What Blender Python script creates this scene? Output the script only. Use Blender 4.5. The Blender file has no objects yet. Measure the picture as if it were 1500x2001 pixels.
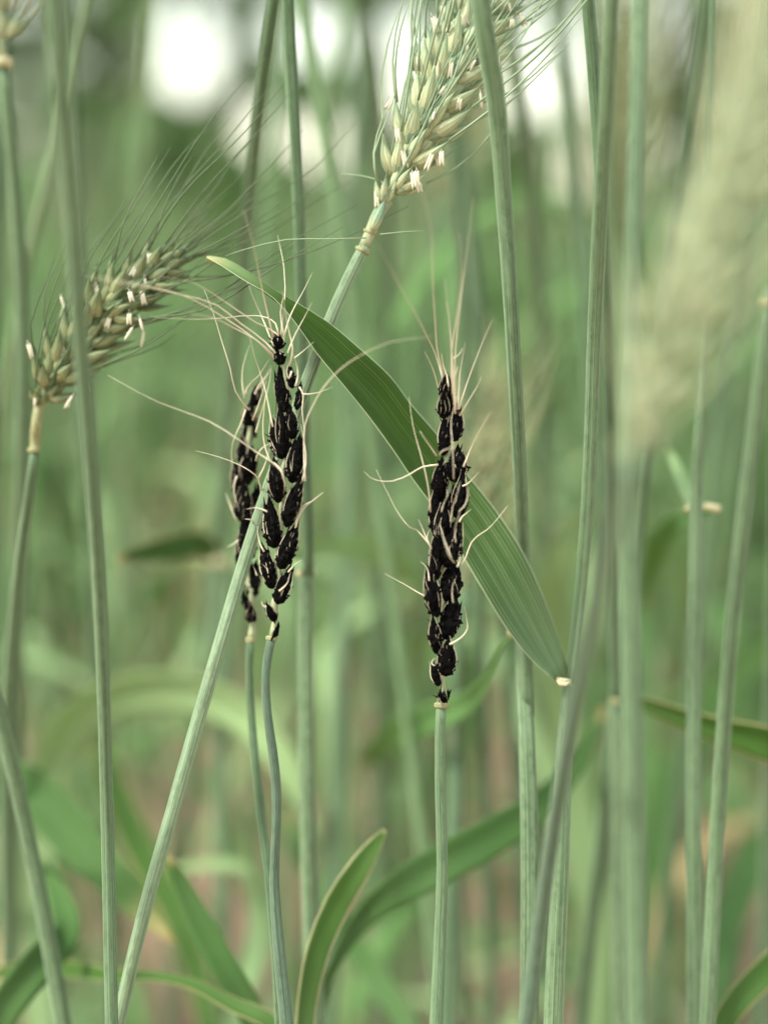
import bpy, math, random
import numpy as np
from mathutils import Vector, Matrix, noise, Quaternion

scene = bpy.context.scene
COL = scene.collection

# ------------------------------------------------------------------ camera, world, sun, exposure
PITCH = math.radians(10.0)
FOCUS = 0.432                      # metres to the plane of focus
LENS, SENSOR = 60.0, 36.0
HK = SENSOR / LENS                 # picture height per metre of distance
BI = 122.0                         # blur disc (photo pixels) of a point at infinity
CAM = Vector((0.0, 0.0, 0.72))
FW = Vector((0, math.cos(PITCH), -math.sin(PITCH)))
UP = Vector((0, math.sin(PITCH), math.cos(PITCH)))
RT = Vector((1, 0, 0))

cam_data = bpy.data.cameras.new('camera')
cam = bpy.data.objects.new('camera', cam_data)
COL.objects.link(cam)
cam.location = CAM
cam.rotation_euler = (math.pi / 2 - PITCH, 0, 0)
cam_data.sensor_fit = 'VERTICAL'
cam_data.sensor_height = SENSOR
cam_data.lens = LENS
cam_data.clip_start = 0.01
cam_data.clip_end = 2000
cam_data.dof.use_dof = True
cam_data.dof.focus_distance = FOCUS
APERTURE = BI * HK * FOCUS / 2001.0            # metres
cam_data.dof.aperture_fstop = LENS / 1000.0 / APERTURE
scene.camera = cam

SUN_EL, SUN_AZ = math.radians(56), math.atan2(-0.75, -0.45)
world = bpy.data.worlds.new('World')
scene.world = world
world.use_nodes = True
wn = world.node_tree
sky = wn.nodes.new('ShaderNodeTexSky')
sky.sky_type = 'NISHITA'
sky.sun_disc = False
sky.sun_elevation = SUN_EL
sky.sun_rotation = SUN_AZ
sky.air_density = 1.3
sky.dust_density = 0.8
sky.ozone_density = 1.0
hs = wn.nodes.new('ShaderNodeHueSaturation')          # a thin white overcast: most of the blue is gone
hs.inputs['Saturation'].default_value = 0.45
tint = wn.nodes.new('ShaderNodeMix')
tint.data_type, tint.blend_type = 'RGBA', 'MULTIPLY'
tint.inputs[0].default_value = 1.0
tint.inputs[7].default_value = (1.02, 1.0, 0.90, 1)
wn.links.new(sky.outputs[0], hs.inputs['Color'])
wn.links.new(hs.outputs[0], tint.inputs[6])
wn.links.new(tint.outputs[2], wn.nodes['Background'].inputs[0])
wn.nodes['Background'].inputs[1].default_value = 0.10

sun_d = bpy.data.lights.new('sun', 'SUN')
sun_d.energy = 1.5
sun_d.angle = math.radians(10)
sun_d.color = (1.0, 0.95, 0.86)
sun = bpy.data.objects.new('sun', sun_d)
COL.objects.link(sun)
sd = Vector((math.sin(SUN_AZ) * math.cos(SUN_EL), math.cos(SUN_AZ) * math.cos(SUN_EL), math.sin(SUN_EL)))
sun.rotation_euler = sd.to_track_quat('Z', 'Y').to_euler()
sun.location = (0, 0, 6)

scene.view_settings.view_transform = 'Standard'
scene.view_settings.look = 'None'
scene.view_settings.gamma = 1
scene.view_settings.exposure = 1.86
scene.view_settings.use_curve_mapping = False
scene.render.engine = 'CYCLES'
scene.cycles.use_denoising = True
scene.cycles.sample_clamp_indirect = 4.0
scene.cycles.max_bounces = 8
scene.cycles.transparent_max_bounces = 8


# ------------------------------------------------------------------ helpers
def depth(b):
    """distance at which a point is blurred to a disc of b photo pixels (b < 0: nearer than the focus)"""
    return FOCUS / (1.0 - b / BI)


def pxm(b):
    return HK * depth(b) / 2001.0


def P(x, y, b=0.0):
    s = depth(b)
    k = HK * s / 2001.0
    return CAM + FW * s + RT * ((x - 750) * k) - UP * ((y - 1000.5) * k)


def spline(pts, step):
    """Catmull-Rom through tuples (same length), sampled about every `step` metres of the first three"""
    pts = [np.array(p, float) for p in pts]
    out = []
    n = len(pts)
    for i in range(n - 1):
        p1, p2 = pts[i], pts[i + 1]
        p0 = pts[i - 1] if i else 2 * p1 - p2
        p3 = pts[i + 2] if i + 2 < n else 2 * p2 - p1
        L = np.linalg.norm(p2[:3] - p1[:3])
        # shorten tangents where spacing is uneven
        l0, l3 = np.linalg.norm(p1[:3] - p0[:3]) + 1e-9, np.linalg.norm(p3[:3] - p2[:3]) + 1e-9
        m1 = ((p2 - p1) / L * l0 + (p1 - p0) / l0 * L) / (L + l0) * L
        m2 = ((p3 - p2) / l3 * L + (p2 - p1) / L * l3) / (L + l3) * L
        k = max(2, int(L / step))
        for j in range(k):
            t = j / k
            t2, t3 = t * t, t * t * t
            out.append((2 * t3 - 3 * t2 + 1) * p1 + (t3 - 2 * t2 + t) * m1 + (-2 * t3 + 3 * t2) * p2 + (t3 - t2) * m2)
    out.append(pts[-1])
    return out


class MB:
    def __init__(self):
        self.v, self.f, self.uv = [], [], []

    def grid(self, rows, uvs, closed):
        """rows: list of equal-length lists of points"""
        base = len(self.v)
        n = len(rows[0])
        for r in rows:
            self.v.extend([tuple(p) for p in r])
        m = n if closed else n - 1
        for i in range(len(rows) - 1):
            for j in range(m):
                j2 = (j + 1) % n
                self.f.append((base + i * n + j, base + i * n + j2, base + (i + 1) * n + j2, base + (i + 1) * n + j))
                u0, u1 = uvs[i][j][0], (uvs[i][j + 1][0] if j + 1 < len(uvs[i]) else uvs[i][j2][0])
                self.uv += [(u0, uvs[i][j][1]), (u1, uvs[i][j][1]), (u1, uvs[i + 1][0][1]), (u0, uvs[i + 1][0][1])]
        return base

    def cap(self, idx, uv=(0.5, 0)):
        self.f.append(tuple(idx))
        self.uv += [uv] * len(idx)

    def tube(self, pts, n=10, flat=1.0, caps=True, ref=None, rib=0.0, nrib=9):
        """pts: (x,y,z,r)"""
        rows, uvs = [], []
        L = 0.0
        prev = None
        nrm = None
        for i, p in enumerate(pts):
            c = Vector(p[:3])
            a = Vector(pts[max(0, i - 1)][:3])
            bb = Vector(pts[min(len(pts) - 1, i + 1)][:3])
            t = (bb - a)
            t = t.normalized() if t.length > 1e-9 else Vector((0, 0, 1))
            if nrm is None:
                nrm = (ref or Vector((0, -1, 0.02)))
            nrm = nrm - t * nrm.dot(t)
            if nrm.length < 1e-5:
                nrm = t.orthogonal()
            nrm.normalize()
            bn = t.cross(nrm)
            if prev is not None:
                L += (c - prev).length
            prev = c
            row, uvr = [], []
            for j in range(n):
                a_ = 2 * math.pi * j / n
                rr = p[3] * (1 + rib * math.cos(nrib * a_))
                row.append(c + nrm * (math.cos(a_) * rr * flat) + bn * (math.sin(a_) * rr))
                uvr.append((j / n, L * 10))
            uvr.append((1.0, L * 10))
            rows.append(row)
            uvs.append(uvr)
        b = self.grid(rows, uvs, True)
        if caps:
            self.cap([b + j for j in reversed(range(n))])
            e = b + (len(rows) - 1) * n
            self.cap([e + j for j in range(n)])

    def blade(self, rows_lr, nc=8, fold=0.12, thick=0.00022, wav=0.0, seed=0):
        """rows_lr: (left, right, normal) per station, a thin closed leaf blade with a fold along the midrib"""
        top, bot, uvs = [], [], []
        L, pm = 0.0, None
        N = len(rows_lr)
        for i, (l, r, nn) in enumerate(rows_lr):
            mid = (l + r) / 2
            if pm is not None:
                L += (mid - pm).length
            pm = mid
            w = (r - l).length
            ta, tb, u = [], [], []
            for j in range(nc + 1):
                q = j / nc
                e = abs(2 * q - 1)
                p = l.lerp(r, q)
                d = (1 - e) * fold * w + 0.06 * w * math.sin(math.pi * q) ** 2
                if wav:
                    d += wav * w * e * math.sin(L * 90 + seed + (3 if q > .5 else 0))
                p = p - nn * d
                h = thick * (0.35 + 0.65 * (1 - e * e)) * (1.6 if abs(q - .5) < .07 else 1)
                ta.append(p + nn * h)
                tb.append(p - nn * h)
                u.append((q, i / (N - 1)))
            top.append(ta + tb[::-1])
            uvs.append(u + u[::-1])
        b = self.grid(top, [u + [u[0]] for u in uvs], True)
        n = len(top[0])
        self.cap([b + j for j in reversed(range(n))], (0.5, 0))
        e = b + (N - 1) * n
        self.cap([e + j for j in range(n)], (0.5, 1))

    def drop(self, base, tip, w, th, nrm, n=10, m=9, keel=0.08, nk=5, pw=0.72, bend=0.0, tipr=0.04, rough=0.0, seed=0, r0=0.32, beak=0.8):
        """a pointed, boat-shaped body from base to tip"""
        ax = tip - base
        L = ax.length
        t = ax.normalized()
        nrm = (nrm - t * nrm.dot(t)).normalized()
        sd_ = t.cross(nrm)
        rows, uvs = [], []
        for i in range(m + 1):
            q = i / m
            sn = max(0.0, math.sin(math.pi * (q ** pw)))
            r = max(tipr, (sn ** 0.8 if q ** pw < .5 else sn ** beak) if q < 1 else 0)
            if i == 0:
                r = r0
            elif q < 0.25:
                r = max(r, r0 + q)
            c = base + ax * q + nrm * (bend * L * math.sin(math.pi * q))
            row, uvr = [], []
            for j in range(n):
                a = 2 * math.pi * j / n
                k = 1 + keel * math.cos(nk * a)
                if rough:
                    s_ = Vector((math.cos(a) * 1.3 + seed * 7.1, math.sin(a) * 1.3 + seed * 3.3, q * 4.2))
                    k += rough * (noise.noise(s_ * 1.7) * 1.3 + noise.noise(s_ * 4.5) * 1.1 + noise.noise(s_ * 11.0) * .7)
                row.append(c + nrm * (math.cos(a) * r * th / 2 * k) + sd_ * (math.sin(a) * r * w / 2 * k))
                uvr.append((j / n, q))
            uvr.append((1.0, q))
            rows.append(row)
            uvs.append(uvr)
        b = self.grid(rows, uvs, True)
        self.cap([b + j for j in reversed(range(n))], (.5, 0))
        e = b + m * n
        self.cap([e + j for j in range(n)], (.5, 1))

    def build(self, name, mat, parent=None, origin=None, smooth=True):
        o_ = origin if origin is not None else Vector((0, 0, 0))
        me = bpy.data.meshes.new(name)
        v = [(p[0] - o_[0], p[1] - o_[1], p[2] - o_[2]) for p in self.v]
        me.from_pydata(v, [], self.f)
        uvl = me.uv_layers.new(name='UVMap')
        uvl.data.foreach_set('uv', np.array(self.uv, dtype=np.float32).ravel())
        if smooth:
            me.polygons.foreach_set('use_smooth', [True] * len(me.polygons))
        me.materials.append(mat)
        me.update()
        ob = bpy.data.objects.new(name, me)
        COL.objects.link(ob)
        if parent is not None:
            ob.parent = parent
        return ob


def thing(name, label, cat, loc, group=None):
    o = bpy.data.objects.new(name, None)
    COL.objects.link(o)
    o.location = loc
    o.empty_display_size = 0.02
    o['label'] = label
    o['category'] = cat
    if group:
        o['group'] = group
    return o


# ------------------------------------------------------------------ materials
def nodes_of(name):
    m = bpy.data.materials.new(name)
    m.use_nodes = True
    nt = m.node_tree
    return m, nt, nt.nodes['Principled BSDF'], nt.nodes['Material Output']


class N:
    """tiny node helper"""
    def __init__(self, nt):
        self.nt = nt

    def new(self, t, **kw):
        n = self.nt.nodes.new(t)
        for k, v in kw.items():
            setattr(n, k, v)
        return n

    def link(self, a, b):
        self.nt.links.new(a, b)

    def uv(self, su, sv, off=0.0):
        u = self.new('ShaderNodeUVMap')
        mp = self.new('ShaderNodeMapping')
        mp.inputs['Scale'].default_value = (su, sv, 1)
        mp.inputs['Location'].default_value = (off, off * 0.7, 0)
        self.link(u.outputs[0], mp.inputs[0])
        return mp.outputs[0]

    def rnd_uv(self, su, sv):
        """scaled uv shifted per object, so that copies do not repeat"""
        u = self.new('ShaderNodeUVMap')
        mp = self.new('ShaderNodeMapping')
        mp.inputs['Scale'].default_value = (su, sv, 1)
        self.link(u.outputs[0], mp.inputs[0])
        oi = self.new('ShaderNodeObjectInfo')
        ad = self.new('ShaderNodeVectorMath', operation='MULTIPLY_ADD')
        cb = self.new('ShaderNodeCombineXYZ')
        for i in range(3):
            self.link(oi.outputs['Random'], cb.inputs[i])
        self.link(cb.outputs[0], ad.inputs[0])
        ad.inputs[1].default_value = (37, 53, 71)
        self.link(mp.outputs[0], ad.inputs[2])
        return ad.outputs[0]

    def noise(self, vec, scale, detail=3, rough=0.55):
        n = self.new('ShaderNodeTexNoise')
        n.inputs['Scale'].default_value = scale
        n.inputs['Detail'].default_value = detail
        n.inputs['Roughness'].default_value = rough
        if vec is not None:
            self.link(vec, n.inputs['Vector'])
        return n.outputs[0]

    def ramp(self, fac, stops, interp='LINEAR'):
        r = self.new('ShaderNodeValToRGB')
        r.color_ramp.interpolation = interp
        e = r.color_ramp.elements
        while len(e) < len(stops):
            e.new(0.5)
        for el, (p, c) in zip(e, stops):
            el.position = p
            el.color = (c[0], c[1], c[2], 1) if not isinstance(c, (int, float)) else (c, c, c, 1)
        self.link(fac, r.inputs[0])
        return r.outputs[0]

    def mix(self, fac, a, b, mode='MIX'):
        m = self.new('ShaderNodeMix', data_type='RGBA', blend_type=mode)
        for sock, val in ((m.inputs[0], fac), (m.inputs[6], a), (m.inputs[7], b)):
            if hasattr(val, 'is_output'):
                self.link(val, sock)
            elif isinstance(val, (int, float)):
                sock.default_value = val
            else:
                sock.default_value = (val[0], val[1], val[2], 1)
        return m.outputs[2]

    def math(self, op, a, b=None):
        m = self.new('ShaderNodeMath', operation=op)
        for s, val in ((m.inputs[0], a), (m.inputs[1], b)):
            if val is None:
                continue
            if hasattr(val, 'is_output'):
                self.link(val, s)
            else:
                s.default_value = val
        return m.outputs[0]

    def bump(self, h, strength, dist, bsdf):
        b = self.new('ShaderNodeBump')
        b.inputs['Strength'].default_value = strength
        b.inputs['Distance'].default_value = dist
        self.link(h, b.inputs['Height'])
        self.link(b.outputs[0], bsdf.inputs['Normal'])

    def sep_uv(self):
        u = self.new('ShaderNodeUVMap')
        s = self.new('ShaderNodeSeparateXYZ')
        self.link(u.outputs[0], s.inputs[0])
        return s.outputs[0], s.outputs[1]


def add_translucent(k, bsdf, out, col, fac):
    tr = k.new('ShaderNodeBsdfTranslucent')
    if hasattr(col, 'is_output'):
        k.link(col, tr.inputs[0])
    else:
        tr.inputs[0].default_value = (*col, 1)
    mx = k.new('ShaderNodeMixShader')
    mx.inputs[0].default_value = fac
    k.link(bsdf.outputs[0], mx.inputs[1])
    k.link(tr.outputs[0], mx.inputs[2])
    k.link(mx.outputs[0], out.inputs[0])


def mat_stem(name, dark, light, sheen=0.32):
    m, nt, b, out = nodes_of(name)
    k = N(nt)
    streak = k.noise(k.rnd_uv(26, 1.1), 1.0, 4, 0.6)          # long streaks
    line = k.noise(k.rnd_uv(70, 0.35), 1.0, 2, 0.5)           # fine ribs
    blot = k.noise(k.rnd_uv(8, 22), 1.0, 6, 0.72)             # patchy wax bloom
    speck = k.noise(k.rnd_uv(60, 70), 1.0, 2, 0.6)
    c = k.mix(k.ramp(streak, [(0.38, 0), (0.62, 1)]), [x * .85 for x in dark], light)
    c = k.mix(k.math('MULTIPLY', k.ramp(blot, [(0.47, 0), (0.60, 1)]), 0.65), c, [x * 0.66 for x in dark])
    c = k.mix(k.math('MULTIPLY', k.ramp(line, [(0.50, 0), (0.60, 1)]), 0.75), c, [x * 1.25 for x in light])
    c = k.mix(k.math('MULTIPLY', k.ramp(speck, [(0.60, 0), (0.75, 1)]), 0.35), c, [x * 1.3 for x in light])
    k.link(c, b.inputs['Base Color'])
    b.inputs['Roughness'].default_value = 0.62
    b.inputs['Specular IOR Level'].default_value = 0.3
    b.inputs['Sheen Weight'].default_value = sheen
    b.inputs['Sheen Roughness'].default_value = 0.5
    b.inputs['Sheen Tint'].default_value = (0.75, 1.0, 0.70, 1)
    k.bump(k.math('ADD', k.math('MULTIPLY', line, 1.0), k.math('MULTIPLY', speck, 0.5)), 0.45, 0.0004, b)
    return m


def mat_leaf(name, stops, vein, margin, nveins=30, trans=0.3, veinamt=0.5, margin_at=0.955):
    m, nt, b, out = nodes_of(name)
    k = N(nt)
    u, v = k.sep_uv()
    base = k.ramp(v, stops)
    mott = k.noise(k.rnd_uv(14, 5), 1.0, 5, 0.6)
    base = k.mix(k.math('MULTIPLY', k.ramp(mott, [(0.35, 0), (0.75, 1)]), 0.4), base, k.mix(1.0, base, (1.45, 1.4, 1.35), 'MULTIPLY'))
    wob = k.math('ADD', k.math('MULTIPLY', u, nveins), k.math('MULTIPLY', k.noise(k.rnd_uv(40, 2), 1.0, 2), 1.1))
    s = k.math('ABSOLUTE', k.math('SINE', k.math('MULTIPLY', wob, math.pi)))
    vl = k.math('POWER', k.math('SUBTRACT', 1.0, s), 1.5)
    var = k.noise(k.rnd_uv(16, 0.6), 1.0, 2)
    vl = k.math('MULTIPLY', vl, k.ramp(var, [(0.38, 0.12), (0.6, 1)]))
    veinc = k.ramp(v, vein) if isinstance(vein, list) else vein
    c = k.mix(k.math('MULTIPLY', vl, veinamt), base, veinc)
    e = k.math('ABSOLUTE', k.math('SUBTRACT', k.math('MULTIPLY', u, 2.0), 1.0))
    c = k.mix(k.ramp(e, [(margin_at, 0), (margin_at + .03, 1)]), c, margin)
    spot = k.noise(k.rnd_uv(60, 30), 1.0, 3, 0.7)
    c = k.mix(k.math('MULTIPLY', k.ramp(spot, [(0.62, 0), (0.78, 1)]), 0.2), c, veinc)
    k.link(c, b.inputs['Base Color'])
    b.inputs['Roughness'].default_value = 0.58
    b.inputs['Specular IOR Level'].default_value = 0.14
    k.bump(k.math('ADD', vl, k.math('MULTIPLY', mott, 0.4)), 0.35, 0.0003, b)
    add_translucent(k, b, out, k.mix(1.0, c, (1.1, 1.25, 0.6), 'MULTIPLY'), trans)
    return m


def mat_floret(name, base, mid, tip):
    m, nt, b, out = nodes_of(name)
    k = N(nt)
    u, v = k.sep_uv()
    wn_ = k.noise(k.rnd_uv(6, 2.5), 1.0, 3)
    vv = k.math('ADD', v, k.math('MULTIPLY', k.math('SUBTRACT', wn_, 0.5), 0.55))
    c = k.ramp(vv, [(0.08, base), (0.5, mid), (0.92, tip)])
    s = k.math('ABSOLUTE', k.math('SINE', k.math('MULTIPLY', k.math('ADD', u, k.math('MULTIPLY', wn_, 0.06)), math.pi * 9)))
    st = k.math('POWER', k.math('SUBTRACT', 1.0, s), 1.8)
    c = k.mix(k.math('MULTIPLY', st, 0.5), c, [x * 0.8 for x in tip])
    fine = k.noise(k.rnd_uv(30, 6), 1.0, 4)
    c = k.mix(k.math('MULTIPLY', k.ramp(fine, [(0.45, 0), (0.75, 1)]), 0.3), c, [min(1, x * 1.5) for x in base])
    k.link(c, b.inputs['Base Color'])
    b.inputs['Roughness'].default_value = 0.5
    b.inputs['Specular IOR Level'].default_value = 0.35
    k.bump(k.math('ADD', st, fine), 0.4, 0.0003, b)
    add_translucent(k, b, out, c, 0.2)
    return m


def mat_plain(name, c1, c2, su=20, sv=4, rough=0.6, bump=0.3, trans=0.0):
    m, nt, b, out = nodes_of(name)
    k = N(nt)
    n = k.noise(k.rnd_uv(su, sv), 1.0, 4)
    c = k.ramp(n, [(0.3, c1), (0.7, c2)])
    k.link(c, b.inputs['Base Color'])
    b.inputs['Roughness'].default_value = rough
    b.inputs['Specular IOR Level'].default_value = 0.3
    if bump:
        k.bump(n, bump, 0.0003, b)
    if trans:
        add_translucent(k, b, out, c, trans)
    return m


M = {}
M['stem'] = mat_stem('waxy_stem', (0.056, 0.105, 0.046), (0.138, 0.213, 0.108))
M['stem_dark'] = mat_stem('dark_green_stem', (0.042, 0.086, 0.035), (0.100, 0.166, 0.078), 0.4)  # a deeper green of its own, the same all round the stem
M['stem_blue'] = mat_stem('bluish_stem', (0.046, 0.084, 0.050), (0.108, 0.168, 0.106), 0.35)
M['stem_yellow'] = mat_stem('yellowish_stem', (0.11, 0.165, 0.070), (0.20, 0.28, 0.14))
M['stem_field'] = mat_stem('field_stem', (0.10, 0.190, 0.078), (0.195, 0.315, 0.145), 0.3)  # lighter stem copy: the field's sunlight is put into its colour
M['stem_pale'] = mat_stem('pale_waxy_stem', (0.105, 0.170, 0.088), (0.230, 0.320, 0.185), 0.5)
M['sheath'] = mat_stem('leaf_sheath', (0.058, 0.110, 0.047), (0.185, 0.272, 0.143))
M['leaf'] = mat_leaf('flag_leaf', [(0.0, (0.115, 0.190, 0.080)), (0.2, (0.062, 0.125, 0.036)), (0.42, (0.030, 0.072, 0.008)), (0.8, (0.026, 0.064, 0.006)), (0.93, (0.13, 0.21, 0.08)), (1.0, (0.38, 0.36, 0.17))],  # tone along the blade: waxy bloom, plus some reflected sheen painted in
                     [(0.0, (0.42, 0.52, 0.33)), (0.28, (0.30, 0.40, 0.21)), (0.48, (0.11, 0.18, 0.05)), (0.85, (0.085, 0.15, 0.035)), (1.0, (0.2, 0.3, 0.12))], (0.46, 0.54, 0.33), 18, 0.12, 0.8)
M['leaf_bg'] = mat_leaf('field_leaf', [(0.0, (0.165, 0.30, 0.115)), (0.5, (0.145, 0.295, 0.095)), (0.9, (0.15, 0.285, 0.085)), (1.0, (0.35, 0.30, 0.13))],  # lightened to look sunlit, so part of the light is in the colour
                        (0.24, 0.37, 0.17), (0.24, 0.36, 0.15), 24, 0.35, 0.3)
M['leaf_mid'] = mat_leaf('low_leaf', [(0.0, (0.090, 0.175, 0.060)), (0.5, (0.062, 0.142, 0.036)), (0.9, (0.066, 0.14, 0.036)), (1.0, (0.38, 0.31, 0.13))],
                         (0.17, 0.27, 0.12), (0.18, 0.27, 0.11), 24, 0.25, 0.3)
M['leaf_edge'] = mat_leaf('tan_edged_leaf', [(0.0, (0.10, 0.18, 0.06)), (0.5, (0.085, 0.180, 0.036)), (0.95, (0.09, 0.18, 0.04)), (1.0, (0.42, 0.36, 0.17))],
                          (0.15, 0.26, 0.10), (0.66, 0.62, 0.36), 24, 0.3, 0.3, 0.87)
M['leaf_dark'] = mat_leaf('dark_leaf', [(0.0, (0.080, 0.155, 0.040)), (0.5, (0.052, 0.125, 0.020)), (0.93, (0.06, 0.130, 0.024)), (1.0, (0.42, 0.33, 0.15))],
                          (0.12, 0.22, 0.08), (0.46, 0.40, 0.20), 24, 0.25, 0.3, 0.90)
M['leaf_pale'] = mat_leaf('pale_leaf', [(0.0, (0.27, 0.40, 0.19)), (0.5, (0.30, 0.44, 0.21)), (1.0, (0.26, 0.37, 0.16))],
                          (0.34, 0.44, 0.26), (0.34, 0.42, 0.24), 20, 0.3, 0.4)
M['leaf_dry'] = mat_leaf('dry_leaf', [(0.0, (0.22, 0.22, 0.10)), (0.4, (0.42, 0.33, 0.16)), (1.0, (0.46, 0.36, 0.2))],
                         (0.5, 0.42, 0.27), (0.5, 0.4, 0.24), 20, 0.25, 0.4)
M['lemma'] = mat_floret('pale_lemma', (0.70, 0.70, 0.42), (0.58, 0.63, 0.37), (0.25, 0.39, 0.23))
M['glume'] = mat_floret('green_glume', (0.50, 0.54, 0.31), (0.25, 0.38, 0.24), (0.13, 0.24, 0.155))
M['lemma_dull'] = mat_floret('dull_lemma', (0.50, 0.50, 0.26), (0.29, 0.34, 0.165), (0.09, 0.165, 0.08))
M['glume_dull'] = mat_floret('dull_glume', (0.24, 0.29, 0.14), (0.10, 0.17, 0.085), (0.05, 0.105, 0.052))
M['lemma_soft'] = mat_floret('soft_lemma', (0.60, 0.61, 0.38), (0.42, 0.49, 0.28), (0.20, 0.31, 0.17))
M['ear_far'] = mat_floret('far_ear', (0.30, 0.36, 0.18), (0.21, 0.31, 0.14), (0.14, 0.24, 0.105))
M['awn_green'] = mat_plain('green_awn', (0.17, 0.26, 0.15), (0.33, 0.42, 0.26), 4, 3)
M['awn_dull'] = mat_plain('olive_awn', (0.05, 0.08, 0.036), (0.12, 0.165, 0.08), 4, 3)
M['awn_tan'] = mat_plain('straw_awn', (0.54, 0.475, 0.32), (0.78, 0.715, 0.55), 5, 4)
M['husk'] = mat_plain('husk_shred', (0.26, 0.22, 0.145), (0.68, 0.60, 0.44), 4, 5)
M['collar'] = mat_plain('ear_collar', (0.19, 0.23, 0.11), (0.38, 0.35, 0.18), 8, 60)
M['auricle'] = mat_plain('auricle', (0.36, 0.36, 0.18), (0.66, 0.60, 0.38), 8, 60)
M['anther'] = mat_plain('anther', (0.70, 0.66, 0.46), (0.86, 0.83, 0.68), 4, 2, 0.6, 0.2, 0.15)
M['rachis'] = mat_plain('rachis', (0.20, 0.26, 0.14), (0.42, 0.43, 0.25), 8, 25)


def make_smut():
    m, nt, b, out = nodes_of('black_smut')
    k = N(nt)
    n1 = k.noise(k.rnd_uv(9, 5), 1.0, 5, 0.7)
    n2 = k.noise(k.rnd_uv(24, 3.2), 1.0, 5, 0.75)
    c = k.ramp(n1, [(0.3, (0.002, 0.002, 0.002)), (0.62, (0.0035, 0.0033, 0.003)), (0.8, (0.012, 0.010, 0.008))])
    shred = k.ramp(k.math('MULTIPLY', n2, k.ramp(n1, [(0.35, 0.4), (0.7, 1.0)])), [(0.50, 0), (0.56, 1)])
    c = k.mix(k.math('MULTIPLY', shred, 0.5), c, (0.30, 0.26, 0.18))
    k.link(c, b.inputs['Base Color'])
    b.inputs['Roughness'].default_value = 0.5
    b.inputs['Specular IOR Level'].default_value = 0.09
    k.bump(k.math('ADD', n1, n2), 1.0, 0.0016, b)
    return m


M['smut'] = make_smut()


def make_soil():
    m, nt, b, out = nodes_of('soil')
    k = N(nt)
    tc = k.new('ShaderNodeTexCoord')
    big = k.noise(tc.outputs['Object'], 2.2, 5, 0.6)
    mid = k.noise(tc.outputs['Object'], 14, 6, 0.65)
    fine = k.noise(tc.outputs['Object'], 90, 5, 0.7)
    c = k.ramp(mid, [(0.25, (0.20, 0.125, 0.075)), (0.5, (0.36, 0.245, 0.155)), (0.75, (0.50, 0.37, 0.24))])
    c = k.mix(k.ramp(big, [(0.4, 0), (0.65, 0.6)]), c, (0.42, 0.255, 0.19))
    c = k.mix(k.math('MULTIPLY', fine, 0.35), c, (0.22, 0.14, 0.095))
    k.link(c, b.inputs['Base Color'])
    b.inputs['Roughness'].default_value = 0.95
    k.bump(k.math('ADD', mid, k.math('MULTIPLY', fine, 0.4)), 0.8, 0.02, b)
    return m


M['soil'] = make_soil()


def make_tree_leaf():
    m, nt, b, out = nodes_of('tree_leaf')
    k = N(nt)
    g = k.new('ShaderNodeTexCoord')
    n = k.noise(g.outputs['Object'], 3.0, 4)
    c = k.ramp(n, [(0.3, (0.070, 0.135, 0.045)), (0.55, (0.120, 0.215, 0.072)), (0.75, (0.16, 0.265, 0.095))])
    k.link(c, b.inputs['Base Color'])
    b.inputs['Roughness'].default_value = 0.5
    add_translucent(k, b, out, k.mix(1.0, c, (1.3, 1.5, 0.7), 'MULTIPLY'), 0.4)
    return m


M['tree_leaf'] = make_tree_leaf()
M['bark'] = mat_plain('bark', (0.030, 0.026, 0.020), (0.075, 0.062, 0.048), 10, 3, 0.9, 0.8)

# ------------------------------------------------------------------ large structure: ground
rng = random.Random(11)


def ground():
    n = 90
    me = bpy.data.meshes.new('ground')
    # denser close to the camera
    ax = [math.copysign(abs(t) ** 3.2, t) * 260 for t in np.linspace(-1, 1, n)]
    v, f = [], []
    for j, y in enumerate(ax):
        for i, x in enumerate(ax):
            r = math.hypot(x, y)
            amp = 0.025 if r < 8 else 0.012
            z = amp * noise.noise(Vector((x * 2.1, y * 2.1, 3))) + 0.35 * amp * noise.noise(Vector((x * 9, y * 9, 1))) - amp * 0.6
            v.append((x, y + 1.5, z))
    for j in range(n - 1):
        for i in range(n - 1):
            a = j * n + i
            f.append((a, a + 1, a + n + 1, a + n))
    me.from_pydata(v, [], f)
    me.polygons.foreach_set('use_smooth', [True] * len(f))
    me.materials.append(M['soil'])
    o = bpy.data.objects.new('ground', me)
    COL.objects.link(o)
    o['kind'] = 'structure'
    o['label'] = 'bare reddish brown soil between the wheat stalks'


ground()

# ------------------------------------------------------------------ trees beyond the field, with sky between their branches
TREE_Y = 7.0


def at_y(x, y, Y):
    """the point of the photo's line of sight (x, y) that lies Y metres ahead"""
    d = FW * 1.0 + RT * ((x - 750) * HK / 2001) - UP * ((y - 1000.5) * HK / 2001)
    return CAM + d * (Y / d.y)


GAPS = [(368, 95, 78, 110), (312, 150, 40, 40), (590, 66, 92, 66), (660, 85, 42, 50), (514, 252, 54, 66), (632, 282, 58, 62),
        (792, 125, 76, 112), (1090, 70, 62, 60), (1070, 165, 84, 74), (1136, 325, 66, 74), (1305, 60, 62, 95), (1290, 300, 40, 50),
        (985, 40, 45, 50), (930, 280, 30, 40), (245, 110, 16, 60), (430, -130, 120, 90), (760, -120, 110, 70), (1120, -140, 140, 80), (1420, -90, 60, 70), (120, -120, 70, 60)]
GAPS_W = [(at_y(x, y, TREE_Y), max(16, rx - 13) * HK * TREE_Y / 2001, max(18, ry - 15) * HK * TREE_Y / 2001) for x, y, rx, ry in GAPS]


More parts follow.
